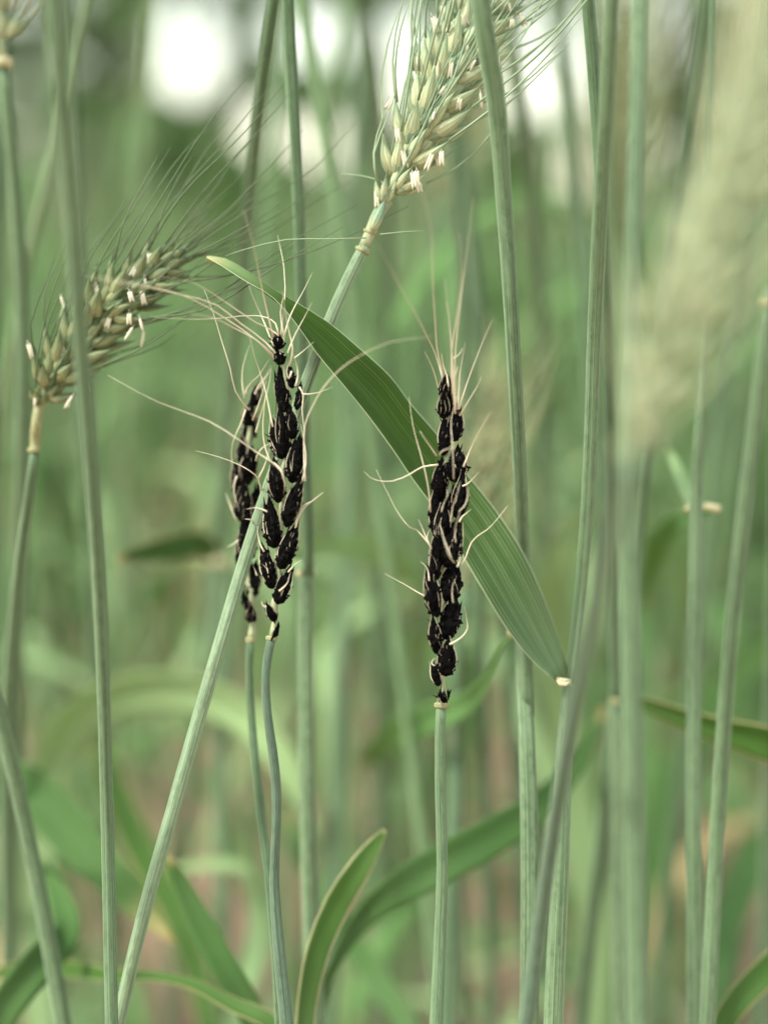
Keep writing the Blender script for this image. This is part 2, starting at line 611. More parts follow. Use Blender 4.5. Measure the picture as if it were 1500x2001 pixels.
def in_gap(p, pad=0.0):
    # the gaps are hollows through the crowns, seen along the line from the field's edge
    k = TREE_Y / p[1]
    X, Z = p[0] * k, CAM.z + (p[2] - CAM.z) * k
    for c, rx, ry in GAPS_W:
        dx, dz = (X - c.x) / (rx + pad), (Z - c.z) / (ry + pad)
        if dx * dx + dz * dz < 1:
            return True
    return False


def tree(x, y, h, r, label, lean=0.0, nleaf=30000, trunk_r=0.09):
    root = thing('tree', label, 'tree', (x, y, 0), 'trees beyond the wheat field')
    tk = MB()
    pts = [(x, y, -0.05, trunk_r * 1.25), (x + lean * .3, y, h * .2, trunk_r), (x + lean * .6, y, h * .5, trunk_r * .75), (x + lean, y, h * 0.9, trunk_r * .2)]
    tk.tube(spline(pts, 0.15), 9)
    for q in range(9):
        z = h * rng.uniform(.25, .8)
        a = rng.uniform(0, 6.28)
        L = r * rng.uniform(.5, .95)
        b0 = Vector((x + lean * z / h, y, z))
        e = b0 + Vector((math.cos(a) * L, math.sin(a) * L * .6, L * rng.uniform(.2, .7)))
        m_ = b0.lerp(e, .5) + Vector((0, 0, L * .12))
        if in_gap(e, .05) or in_gap(m_, .05):
            continue
        tk.tube(spline([(*b0, trunk_r * .35), (*m_, trunk_r * .22), (*e, trunk_r * .06)], 0.1), 6)
    tk.build('trunk', M['bark'], root, Vector((x, y, 0)))
    # crown: leaf-sized faces in clumps
    cl = []
    for q in range(260):
        u = rng.uniform(-1, 1)
        cl.append((Vector((x + lean * .6 + r * u, y + rng.uniform(-.8, .8) * r * .5, h * rng.uniform(.02, 1.0) ** 1.25)), rng.uniform(.10, .30)))
    vs, fs = [], []
    got = 0
    tries = 0
    while got < nleaf and tries < nleaf * 6:
        tries += 1
        c, cr = cl[rng.randrange(len(cl))]
        p = c + Vector((rng.gauss(0, 1), rng.gauss(0, 1), rng.gauss(0, .8))) * cr * .55
        if p.z < .03 or in_gap(p, .01):
            continue
        got += 1
        s = rng.uniform(.018, .04)
        d = Vector((rng.gauss(0, 1), rng.gauss(0, 1), rng.gauss(-.3, .7))).normalized()
        n_ = d.cross(Vector((rng.gauss(0, 1), rng.gauss(0, 1), rng.gauss(0, 1)))).normalized()
        b_ = len(vs)
        q_ = d.cross(n_)
        for pt in (p - d * s, p + n_ * s * .5 + q_ * s * .1, p + d * s * 1.1, p - n_ * s * .5 + q_ * s * .1):
            vs.append((pt.x - x, pt.y - y, pt.z))
        fs.append((b_, b_ + 1, b_ + 2, b_ + 3))
    me = bpy.data.meshes.new('crown')
    me.from_pydata(vs, [], fs)
    me.materials.append(M['tree_leaf'])
    o = bpy.data.objects.new('crown', me)
    COL.objects.link(o)
    o.parent = root
    return root


for i, (tx, ty, th, tr, ln) in enumerate([(-3.9, 7.6, 3.4, 1.1, .2), (-2.5, 7.2, 3.0, 1.1, -.1), (-1.15, 7.0, 3.2, 1.05, .15), (0.05, 7.2, 2.9, 1.0, -.2),
                                          (1.15, 7.0, 3.3, 1.0, .1), (2.45, 7.3, 3.1, 1.1, .1), (3.9, 7.5, 3.3, 1.15, -.1)]):
    tree(tx, ty, th, tr, ['low bushy tree beyond the field, beyond the left edge', 'low bushy tree beyond the field at the far left', 'low bushy tree beyond the field behind the leaning ear',
                          'low bushy tree beyond the field behind the tall healthy ear', 'low bushy tree beyond the field behind the large blurred ear', 'low bushy tree beyond the field at the far right',
                          'low bushy tree beyond the field, beyond the right edge'][i], ln)


# ------------------------------------------------------------------ wheat parts
def ext_to_ground(pts):
    """continue a path (world x,y,z,r), running downwards, to the soil"""
    a, b = Vector(pts[-2][:3]), Vector(pts[-1][:3])
    d = (b - a).normalized()
    h = b.z
    lat = Vector((d.x, d.y, 0)) / max(0.5, -d.z) * h * 0.30
    lim = 0.14
    if lat.length > lim:
        lat = lat.normalized() * lim
    g = Vector((b.x + lat.x, b.y + lat.y, -0.02))
    m1 = b.lerp(g, .3) + lat * .2
    m2 = b.lerp(g, .65) + lat * .12
    r = pts[-1][3]
    return list(pts) + [(*m1, r), (*m2, r * 1.0), (*g, r * 1.05)]


def W(lst):
    """photo-space list (x, y, b, width px) -> world (x,y,z,r)"""
    out = []
    for x, y, b, w in lst:
        p = P(x, y, b)
        out.append((p.x, p.y, p.z, w / 2 * pxm(b)))
    return out


def stalk(label, path, mat='stem', name='wheat_stalk', cat='wheat stalk', group=None, sides=14, ground_=True, rib=0.02):
    """path from the top down; returns (root, origin)"""
    w = W(path)
    if ground_:
        w = ext_to_ground(w)
    g = Vector((w[-1][0], w[-1][1], 0))
    root = thing(name, label, cat, g, group)
    if path[0][1] <= 0:
        # the stalk goes on above the picture and ends in an ear
        t0 = (Vector(w[0][:3]) - Vector(w[1][:3])).normalized()
        t1 = (t0 + Vector((0, 0, .5))).normalized()
        a0 = Vector(w[0][:3])
        r0 = w[0][3]
        top = a0 + t0 * .05 + t1 * .04
        w = [(*top, r0 * .8), (*(a0 + t0 * .05), r0 * .95)] + list(w)
        ear_world = [(*(top + t1 * k), .0011) for k in (0, .02, .045, .075)]
        healthy_ear(root, g, None, 16, random.Random(int(path[0][0]) + 5), level=0, awn_len=.05, raw_axis=ear_world)
    mb = MB()
    mb.tube(spline(w, 0.006), sides, rib=rib, nrib=6)
    mb.build('stem', M[mat], root, g)
    return root, g


def sheath(root, g, path, mat='sheath', ground_=True):
    w = W(path)
    if ground_:
        w = ext_to_ground(w)
    mb = MB()
    mb.tube(spline(w, 0.006), 14, flat=0.9, rib=0.02, nrib=7)
    return mb.build('leaf_sheath', M[mat], root, g)


def collar(root, g, x, y, b, w, h=9, mat='collar', ang=0.0, name='collar'):
    """knobbly ring where the ear or a leaf starts"""
    mb = MB()
    s = pxm(b)
    c = P(x, y, b)
    ax = (UP * math.cos(ang) + RT * math.sin(ang))
    pts = []
    for q, r in ((-1, .80), (-.55, 1.0), (-.1, 1.04), (.35, .98), (.7, 1.05), (1, .78)):
        p = c + ax * (q * h * s / 2)
        pts.append((*p, r * w / 2 * s))
    mb.tube(pts, 14, rib=0.06, nrib=5)
    return mb.build(name, M[mat], root, g)


def blade(root, g, pts, mat='leaf_bg', nc=6, fold=0.12, name='leaf', parent=None, wav=0.0):
    """pts from base to tip: (x, y, b, width px, twist deg)"""
    raw = []
    for x, y, b, w, tw in pts:
        p = P(x, y, b)
        raw.append((p.x, p.y, p.z, w / 2 * pxm(b), math.radians(tw)))
    sp = spline(raw, 0.005)
    rows = []
    for i, q in enumerate(sp):
        c = Vector(q[:3])
        t = (Vector(sp[min(i + 1, len(sp) - 1)][:3]) - Vector(sp[max(i - 1, 0)][:3])).normalized()
        view = (c - CAM).normalized()
        perp = t.cross(view)
        if perp.length < 1e-4:
            perp = RT.copy()
        perp.normalize()
        wd = (perp * math.cos(q[4]) + t.cross(perp) * math.sin(q[4])).normalized()
        nn = wd.cross(t).normalized()
        if nn.dot(view) > 0 and abs(q[4]) < 1.2:
            nn = -nn
        r = max(q[3], 0.0002)
        rows.append((c - wd * r, c + wd * r, nn))
    mb = MB()
    mb.blade(rows, nc, fold, wav=wav, seed=pts[0][0])
    return mb.build(name, M[mat], parent or root, g)


def awn_path(root, g, pts, mat, parent, w0=4.2, w1=1.6, name='awn'):
    """pts base -> tip: (x, y, b)"""
    n = len(pts)
    raw = []
    for i, (x, y, b) in enumerate(pts):
        p = P(x, y, b)
        q = i / (n - 1)
        raw.append((p.x, p.y, p.z, (w0 * (1 - q ** .8) + w1 * q ** .8) / 2 * pxm(b)))
    mb = MB()
    mb.tube(spline(raw, 0.004), 6)
    return mb.build(name, M[mat], parent, g)


# ------------------------------------------------------------------ healthy ear
def healthy_ear(root, g, axis, count, rnd, L=0.0105, level=2, dull=False, awn_len=0.055, awn_dir=None, anthers=1.0, spread=0.36, wscale=1.0, awn_p=1.0, awn_r=1.0, raw_axis=None):
    """axis: photo-space list base->tip. level 2: spikelets as parts with florets, glumes, awns and anthers below them;
    level 1: spikelets as parts, no smaller pieces apart; level 0: one mesh for the ear"""
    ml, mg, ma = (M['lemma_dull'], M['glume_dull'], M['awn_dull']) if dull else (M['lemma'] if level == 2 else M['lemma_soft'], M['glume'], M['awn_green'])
    raw = raw_axis or [(*P(x, y, b), 0.0011) for x, y, b in axis]
    sp = spline(raw, 0.002)
    pos = [Vector(q[:3]) for q in sp]
    cum = [0]
    for a, b in zip(pos, pos[1:]):
        cum.append(cum[-1] + (b - a).length)
    tot = cum[-1]

    def at(d):
        d = min(max(d, 0), tot)
        for i in range(1, len(pos)):
            if cum[i] >= d:
                q = (d - cum[i - 1]) / max(1e-9, cum[i] - cum[i - 1])
                return pos[i - 1].lerp(pos[i], q), (pos[i] - pos[i - 1]).normalized()
        return pos[-1], (pos[-1] - pos[-2]).normalized()

    rb = MB()
    rb.tube([(q[0], q[1], q[2], .0011 * (1 - .4 * i / len(sp))) for i, q in enumerate(sp)], 8)
    rb.build('rachis', M['rachis'], root, g)
    whole = MB()
    for i in range(count):
        q = i / (count - 1)
        c, t = at(tot * (q * .95))
        view = (CAM - c).normalized()
        side = t.cross(view).normalized()
        front = side.cross(t).normalized()
        if front.dot(view) < 0:
            front = -front
        sgn = 1 if i % 2 else -1
        size = L * (0.60 + 0.55 * math.sin(math.pi * min(1, .14 + q * .82)) ** .8) * rnd.uniform(.93, 1.07)
        size *= min(1.0, .62 + q * 3.2)
        if i == count - 1:
            sgn = 0
        sw = side * sgn
        tilt = rnd.uniform(-.25, .35)
        base = c + sw * 0.0006 + front * 0.0004
        d0 = (t + sw * spread * rnd.uniform(.75, 1.15) + front * (0.12 + .25 * tilt)).normalized()
        fan = (front * .8 + sw * .35).normalized() if sgn else side
        fan = (fan - d0 * fan.dot(d0)).normalized()
        lat = d0.cross(fan).normalized()
        part = None
        mb = whole if level == 0 else MB()
        # the middle floret makes the part itself
        tip = base + d0 * size * 1.04
        mb.drop(base + d0 * size * .2, tip, size * .27 * wscale, size * .25 * wscale, fan, 12, 11, 0.07, 5, .64, .04, .02, beak=1.35)
        florets = []
        for kf, (fa, la, sc) in enumerate(((.44, .14, 1.0), (-.40, -.10, .97), (.16, .46, .98), (.05, -.44, .95), (.34, -.26, .90))):
            dd = (d0 + fan * fa * rnd.uniform(.7, 1.2) + lat * la * rnd.uniform(.7, 1.15)).normalized()
            bb = base + d0 * size * rnd.uniform(.02, .14) + fan * size * fa * .20 + lat * size * la * .20
            tt = bb + dd * size * sc * rnd.uniform(.92, 1.06)
            florets.append((bb, tt, dd))
        if level < 2:
            for bb, tt, dd in florets[:4]:
                mb.drop(bb, tt, size * .32 * wscale, size * .27 * wscale, fan, 7, 6, .05, 5)
        else:
            part = mb.build('spikelet', ml, root, g)
            for bb, tt, dd in florets:
                f = MB()
                f.drop(bb, tt, size * .29 * wscale * rnd.uniform(.88, 1.08), size * .23 * wscale, (dd - d0 * dd.dot(d0)).normalized(), 12, 11, .08, 5, .62, .06, .02, beak=1.4)
                f.build('floret', ml, part, g)
            for la, fa, ln_ in ((.62, .42, .80), (-.58, .40, .78), (.22, .62, .70), (-.25, -.6, .72)):
                gd = (d0 + lat * la * .62 * rnd.uniform(.8, 1.2) + fan * fa * .62).normalized()
                gb = base + lat * size * la * .15 + fan * size * fa * .18
                f = MB()
                f.drop(gb, gb + gd * size * ln_ * rnd.uniform(.92, 1.1), size * .22 * wscale, size * .12 * wscale, (lat * la + fan * fa).normalized(), 10, 9, .14, 3, .58, .07, .02, beak=1.5)
                f.build('glume', mg, part, g)
        # awns
        tips = [tip] + [f[1] for f in florets]
        for ti, tp in enumerate(tips):
            if rnd.random() > awn_p:
                continue
            dd = (tp - base).normalized()
            al = awn_len * rnd.uniform(.65, 1.15) * (1.0 if ti < 3 else .45)
            tgt = (dd * .55 + (awn_dir if awn_dir else t) * .9 + side * rnd.uniform(-.14, .14) + front * rnd.uniform(-.16, .16) + sw * .12).normalized()
            bow = (sw * rnd.uniform(-.05, .12) + front * rnd.uniform(-.06, .08)) * al
            st = tp - dd * size * .06
            p1 = st + (dd * .6 + tgt * .4).normalized() * al * .3
            p2 = st + tgt * al * .65 + bow * .7 + dd * al * .08
            p3 = st + tgt * al + bow * .5
            pts = [(*st, .00042 * awn_r), (*p1, .00034 * awn_r), (*p2, .00024 * awn_r), (*p3, .00010 * awn_r)]
            if level < 2:
                mb.tube(spline(pts, .02), 4)
            else:
                a = MB()
                a.tube(spline(pts, .005), 5)
                a.build('awn', ma, part, g)
        if level == 2 and anthers > 0:
            for _ in range(4):
                if rnd.random() > .62 * anthers:
                    continue
                bb, tt, dd = florets[rnd.randrange(len(florets))]
                p = bb.lerp(tt, rnd.uniform(.35, .95)) + view * size * rnd.uniform(.12, .22) + side * rnd.uniform(-.1, .1) * size + sw * size * .1
                hang = (Vector((0, 0, -1)) + side * rnd.uniform(-.6, .6) + t * rnd.uniform(-.2, .2)).normalized()
                ln = .0040 * rnd.uniform(.55, 1.15)
                a = MB()
                lo = hang.cross(view).normalized() * .0003
                for s_ in rnd.choice(((-1, 1), (-1, 1), (.3,))):
                    a.tube([(*(p + lo * s_ * 1.3), .0001), (*(p + lo * s_ + hang * ln * .12), .00034), (*(p + lo * s_ * .9 + hang * ln * .45), .00042), (*(p + lo * s_ * 1.2 + hang * ln * .8), .00034), (*(p + lo * s_ * 1.9 + hang * ln), .00012)], 7)
                a.tube([(*(p - view * .0025 - hang * .001), .0001), (*p, .0001)], 4)
                a.build('anther', M['anther'], part, g)
        if level == 1:
            mb.build('spikelet', ml, root, g)
    if level == 0:
        whole.build('ear', M['lemma_soft'], root, g)


# ------------------------------------------------------------------ smutted ear
def smut_ear(root, g, axis, spikes, rnd, b0):
    raw = [(*P(x, y, b), w / 2 * pxm(b)) for x, y, b, w in axis]
    rb = MB()
    sp = spline(raw, .0018)
    pts = []
    for i, q in enumerate(sp):
        z = math.sin(i * 1.15) * .00035
        pts.append((q[0] + z, q[1], q[2], q[3] * (1 + .18 * math.sin(i * 1.9))))
    rb.tube(pts, 10, rib=.1, nrib=4)
    rb.build('rachis', M['rachis'], root, g)
    out = []
    for (bx, by, tx, ty, w) in spikes:
        db = rnd.uniform(-1.2, 1.2)
        s = pxm(b0)
        base, tip = P(bx, by, b0 + db * .4), P(tx, ty, b0 + db)
        ax = (tip - base)
        Ln = ax.length
        t = ax.normalized()
        view = (CAM - base).normalized()
        front = (view - t * view.dot(t)).normalized()
        side = t.cross(front)
        wm = w * s
        mb = MB()
        seed = rnd.uniform(0, 50)
        # two or three crumbling florets make up the body
        mb.drop(base - t * Ln * .08, tip + t * Ln * .24, wm * .94, wm * .85, front, 22, 30, .07, 3, .66, .02, .02, .50, seed, .12, 1.15)
        if w > 13:
            for sg in (-1, 1):
                o = side * sg * wm * .20
                mb.drop(base - t * Ln * .06 + o * .5, base + t * Ln * rnd.uniform(.8, 1.2) + o * rnd.uniform(1.0, 2.1) + front * wm * rnd.uniform(-.05, .25), wm * .52, wm * .5, front, 18, 26, .07, 3, .64, .02, .02, .55, seed + sg * 9, .12, 1.2)
            if w > 22:
                mb.drop(base + t * Ln * .12 + front * wm * .2, base + t * Ln * rnd.uniform(.8, 1.0) + front * wm * .3 + side * wm * rnd.uniform(-.2, .2), wm * .45, wm * .4, front, 14, 14, .05, 3, .64, .02, .08, .4, seed + 4)
        # ragged black flakes
        for _ in range(int(5 + w / 4)):
            q = rnd.uniform(.15, 1.0)
            a = rnd.uniform(0, 6.28)
            r = wm * .42 * (math.sin(math.pi * min(.96, q ** .62)) + .12)
            p = base + ax * q + (side * math.sin(a) + front * math.cos(a)) * r
            d = (t * rnd.uniform(.8, 1.4) + (side * math.sin(a) + front * math.cos(a)) * rnd.uniform(-.1, .5)).normalized()
            fl = rnd.uniform(.0006, .0022)
            mb.tube([(*(p - d * fl * .8), .00025), (*(p + d * fl * .3), .00022), (*(p + d * fl + side * rnd.uniform(-1, 1) * fl * .4), .00004)], 5, flat=.5)
        part = mb.build('spikelet', M['smut'], root, g)
        out.append((Vector(((bx + tx) / 2, (by + ty) / 2)), Vector((tx, ty)), part))
        # torn, straw-coloured remains of the husk on the surface
        if w < 12:
            continue
        if w > 16:
            for sg in (-1, 1):
                pts = []
                qe = rnd.uniform(.9, 1.3)
                out_ = rnd.uniform(-.1, .5)
                for k_ in range(8):
                    f_ = k_ / 7
                    q = .02 + qe * f_
                    r = wm * .5 * max(.10, math.sin(math.pi * min(.985, max(.03, q / 1.25) ** .70))) + max(0, q - .95) * wm * out_
                    p = base + ax * q + (side * sg * .97 + front * .25) * (r * 1.06 + .0001) + front * .0002 * math.sin(f_ * 6 + seed)
                    pts.append((*p, .00004 + .00010 * math.sin(math.pi * min(1, .15 + f_ * .85)) * rnd.uniform(.5, 1.3)))
                h = MB()
                h.tube(spline(pts, .0012), 6, flat=.5, ref=front)
                h.build('husk_edge', M['husk'], part, g)
        for _ in range(rnd.choice((2, 3, 4)) if w > 18 else 2):
            a0 = rnd.uniform(-1.35, 1.35)
            q0 = rnd.uniform(.05, .5)
            q1 = min(1.22, q0 + rnd.uniform(.35, .8))
            nst = 7
            pts = []
            curl = rnd.uniform(-1, 1)
            wid = rnd.choice((.38, .45, .6, 1.0))
            for i in range(nst):
                f_ = i / (nst - 1)
                q = q0 + (q1 - q0) * f_
                a = a0 + curl * .35 * f_ + .16 * math.sin(f_ * 5 + seed)
                r = wm * .46 * max(.22, math.sin(math.pi * min(.97, max(.05, q) ** .62)))
                lift = .00015 + max(0, f_ - .65) * rnd.uniform(.001, .006)
                p = base + ax * q + (side * math.sin(a) + front * math.cos(a)) * (r * 1.08 + lift)
                pts.append((*p, (.00003 + .00010 * math.sin(math.pi * (.1 + .8 * f_)) ** 2) * wid))
            h = MB()
            h.tube(spline(pts, .0012), 6, flat=.45, ref=front)
            h.build('husk_shred', M['husk'], part, g)
    return out


def give_awns(root, g, parts, awns, w0=4.2, w1=0.5):
    for pts in awns:
        e = Vector(pts[0][:2])
        part = min(parts, key=lambda q: min((q[1] - e).length, (q[0] - e).length))[2]
        thin = pts[0][2] <= -4.5
        awn_path(root, g, pts, 'awn_tan', part, 2.5 if thin else w0, w1)


# ================================================================== the black ear on the right (A)
rA = random.Random(3)
A, gA = stalk('wheat stalk with the single black smutted ear in front of the broad green leaf',
              [(862, 1376, -1, 21), (859, 1450, -1, 20), (860, 1560, -1, 21), (864, 1690, -1, 23), (860, 1820, -1, 24), (852, 2010, -2, 27)], 'stem')
collar(A, gA, 862, 1378, -1, 28, 11)
axA = [(861, 1378, -1, 17), (864, 1335, -1, 14), (862, 1290, -1, 13), (864, 1200, -1, 13), (866, 1110, -1, 12), (872, 1000, -1, 12), (876, 900, -1, 12), (876, 820, -1, 10), (872, 750, -1, 7)]
spA = [(866, 1372, 860, 1352, 15), (868, 1370, 878, 1352, 10), (856, 1338, 845, 1301, 17), (871, 1317, 875, 1258, 35), (854, 1274, 846, 1214, 23), (871, 1244, 888, 1172, 37), (852, 1200, 837, 1120, 31),
       (877, 1172, 886, 1104, 42), (850, 1128, 855, 1042, 27), (871, 1102, 894, 1020, 40), (862, 1060, 866, 990, 30), (851, 1040, 853, 960, 27), (866, 1020, 872, 948, 38), (893, 1008, 903, 938, 29),
       (856, 972, 862, 905, 28), (889, 938, 894, 880, 40), (866, 885, 872, 815, 25), (888, 858, 892, 800, 29), (866, 815, 866, 772, 22), (874, 808, 876, 745, 26), (864, 776, 868, 740, 17)]
pA = smut_ear(A, gA, axA, spA, rA, -1.5)
give_awns(A, gA, pA, [
    [(868, 738, -2), (857, 700, -3), (850, 625, -6), (845, 550, -9), (842, 450, -12), (825, 372, -15)],
    [(866, 745, -2), (857, 712, -2), (830, 650, -6), (785, 565, -10), (738, 478, -14)],
    [(890, 800, -3), (888, 740, -4), (890, 680, -5), (897, 610, -6), (911, 500, -8), (925, 386, -11)],
    [(884, 770, -3), (882, 690, -4), (895, 600, -7), (902, 530, -9), (897, 455, -12)],
    [(889, 808, -4), (886, 740, -5), (882, 690, -6), (877, 622, -7), (869, 545, -9)],
    [(886, 790, -2), (885, 730, -3), (880, 650, -4), (872, 590, -6)],
    [(896, 798, -2), (910, 755, -2), (928, 706, -3), (946, 660, -4), (962, 625, -5)],
    [(898, 812, -2), (917, 780, -3), (932, 755, -4), (941, 735, -5)],
    [(905, 912, -3), (918, 880, -3), (935, 845, -5), (957, 807, -7)],
    [(860, 772, -1), (850, 735, -2), (842, 712, -3), (829, 687, -4)],
    [(841, 1000, -2), (838, 965, -3), (830, 920, -4), (818, 875, -4), (807, 835, -4), (799, 775, -3)],
    [(852, 890, -2), (840, 872, -3), (828, 855, -4), (820, 842, -4)],
    [(856, 908, -2), (826, 912, -2), (800, 927, -3), (768, 940, -3), (738, 939, -3), (722, 932, -3), (711, 921, -3)],
    [(842, 1068, -2), (827, 1050, -2), (814, 1036, -2), (800, 1030, -3), (784, 1012, -3), (762, 973, -3), (735, 918, -3)],
    [(842, 1072, -3), (830, 1045, -3), (824, 1030, -3), (817, 1015, -3)],
    [(837, 1060, -2), (834, 1048, -2), (841, 1033, -2)],
    [(903, 950, -2), (912, 946, -2), (921, 938, -2), (935, 922, -2)],
    [(902, 1102, -2), (910, 1088, -2), (920, 1061, -2), (932, 1048, -2), (950, 1036, -2), (972, 1013, -3), (984, 998, -3), (992, 988, -3)],
    [(897, 1020, -3), (902, 1010, -3), (912, 1002, -3), (920, 995, -3)],
    [(838, 1135, -3), (837, 1122, -3), (834, 1110, -3), (821, 1097, -3)],
    [(836, 1168, -2), (815, 1157, -2), (790, 1142, -2), (751, 1121, -2)],
    [(878, 1259, -3), (893, 1251, -3), (906, 1240, -3), (913, 1228, -3), (911, 1208, -3), (907, 1186, -4)],
    [(886, 936, -5), (885, 900, -6), (883, 860, -6), (881, 821, -5), (887, 795, -5), (893, 770, -5)],
    [(858, 890, -5), (866, 880, -6), (878, 876, -6), (890, 880, -5)],
    [(882, 1090, -5), (874, 1070, -5), (867, 1050, -5), (862, 1032, -5)],
    [(888, 1100, -5), (876, 1085, -6), (868, 1060, -6), (860, 1036, -5)],
    [(885, 1178, -5), (883, 1160, -5), (884, 1145, -5), (888, 1132, -5)],
    [(893, 1108, -4), (897, 1098, -4), (899, 1083, -4)],
    [(850, 1302, -2), (843, 1296, -2), (845, 1290, -2), (851, 1286, -2)],
    [(880, 1020, -5), (884, 990, -5), (893, 965, -6), (899, 940, -5)],
    [(896, 1000, -5), (909, 985, -5), (913, 960, -5), (909, 935, -5)],
    [(890, 1060, -5), (888, 1040, -5), (892, 1020, -6), (898, 1000, -6)],
    [(862, 1000, -5), (866, 985, -5), (874, 968, -6), (872, 955, -5)],
    [(876, 755, -3), (873, 735, -3), (866, 715, -3), (862, 690, -3)],
    [(884, 762, -3), (890, 730, -4), (894, 715, -4)],
    [(886, 700, -4), (897, 692, -4), (903, 680, -4)],
    [(895, 800, -3), (898, 730, -3), (903, 700, -4), (908, 668, -5)],
])

# ================================================================== black ear in the middle (B)
rB = random.Random(5)
B, gB = stalk('wheat stalk with the taller black smutted ear and wavy stem, before the slanting stem',
              [(531, 1246, -1, 18), (523, 1285, -1, 18), (519, 1330, -1, 17), (523, 1400, -1, 18), (533, 1470, -1, 19), (540, 1540, -1, 19), (540, 1620, -1, 18), (536, 1720, 0, 20), (545, 1850, 0, 24), (562, 2015, 0, 28)], 'stem_blue')
collar(B, gB, 531, 1247, -1, 22, 10)
axB = [(531, 1246, -1, 14), (537, 1200, -1, 13), (541, 1160, -1, 12), (543, 1100, -1, 12), (548, 1040, -1, 11), (551, 980, -1, 11), (557, 900, -1, 11), (562, 820, -1, 10), (562, 750, -1, 9), (548, 690, -1, 7), (543, 662, -1, 5)]
spB = [(536, 1244, 544, 1223, 10), (537, 1212, 523, 1184, 17), (544, 1176, 565, 1114, 27), (531, 1145, 514, 1072, 27), (549, 1106, 578, 1031, 31), (535, 1065, 527, 984, 31), (561, 1024, 585, 942, 29),
       (544, 977, 536, 904, 29), (571, 938, 584, 862, 32), (550, 892, 534, 828, 28), (556, 888, 548, 803, 25), (571, 854, 566, 798, 25), (555, 800, 547, 726, 28), (580, 798, 587, 752, 14), (572, 756, 566, 717, 16),
       (551, 710, 540, 686, 20), (545, 680, 541, 655, 23)]
pB = smut_ear(B, gB, axB, spB, rB, -1.5)
give_awns(B, gB, pB, [
    [(545, 656, -2), (530, 645, -2), (500, 630, -3), (440, 590, -4), (380, 553, -6), (310, 540, -8)],
    [(538, 690, -2), (518, 668, -2), (470, 632, -3), (425, 597, -4), (350, 575, -6), (280, 560, -8), (190, 545, -9), (150, 532, -10)],
    [(536, 700, -1), (505, 668, -2), (440, 622, -3), (370, 582, -5), (272, 555, -7), (190, 540, -9)],
    [(544, 655, -1), (538, 632, -1), (522, 621, -1), (500, 617, -1), (440, 621, -2), (390, 624, -3), (300, 620, -5)],
    [(532, 692, -2), (500, 664, -3), (455, 640, -4), (420, 622, -6), (370, 612, -8)],
    [(535, 662, -1), (520, 600, -2), (505, 530, -5), (495, 475, -8), (475, 410, -10)],
    [(548, 660, 1), (556, 600, 1), (555, 525, 2), (542, 460, 4)],
    [(530, 664, 1), (510, 615, 2), (492, 575, 3), (478, 530, 5)],
    [(556, 655, -1), (566, 620, -1), (578, 595, -1), (592, 570, 0), (610, 533, 1)],
    [(562, 690, -2), (576, 655, -2), (592, 625, -2), (610, 590, -2)],
    [(566, 715, -2), (572, 680, -3), (564, 645, -3), (556, 600, -4), (552, 570, -5)],
    [(556, 660, -3), (548, 610, -3), (555, 575, -3)],
    [(575, 700, -1), (590, 688, -1), (613, 668, -1)],
    [(533, 834, -2), (528, 809, -2), (519, 764, -2), (506, 722, -2), (496, 692, -3), (488, 658, -3)],
    [(596, 940, -3), (594, 880, -3), (596, 830, -4), (609, 797, -5), (632, 757, -6), (664, 722, -7), (705, 694, -8), (761, 669, -9), (845, 658, -10)],
    [(590, 770, -2), (605, 770, -2), (621, 767, -2), (650, 756, -2)],
    [(548, 920, -3), (530, 902, -4), (508, 888, -4), (469, 861, -5), (410, 824, -5), (364, 806, -5), (308, 785, -5), (211, 733, -4)],
    [(530, 905, -2), (520, 880, -2), (514, 850, -2), (516, 800, -2), (519, 772, -2)],
    [(578, 1030, -2), (584, 1010, -2), (597, 990, -2), (615, 976, -2), (633, 961, -2)],
    [(583, 1012, -2), (590, 992, -2), (608, 980, -3), (630, 962, -3)],
    [(522, 1000, -3), (512, 995, -3), (500, 992, -3), (481, 995, -3)],
    [(563, 1118, -2), (572, 1107, -2), (580, 1100, -2), (590, 1095, -2)],
    [(516, 1078, -2), (508, 1062, -2), (504, 1045, -2), (503, 1028, -2)],
    [(545, 1155, -3), (556, 1146, -3), (562, 1138, -3), (566, 1124, -3)],
    [(524, 1186, -2), (514, 1184, -2), (511, 1174, -2)],
    [(585, 950, -2), (595, 925, -2), (598, 890, -2), (594, 860, -2), (588, 830, -2)],
    [(577, 755, -3), (582, 735, -3), (580, 715, -3), (572, 690, -4)],
    [(570, 725, -3), (564, 740, -3), (560, 725, -3), (567, 705, -3)],
    [(585, 756, -2), (592, 770, -2), (590, 800, -2), (594, 840, -2), (592, 870, -2)],
    [(577, 1035, -2), (580, 1010, -2), (585, 985, -2), (583, 955, -3)],
    [(535, 905, -3), (548, 918, -4), (556, 940, -4), (554, 965, -3)],
])

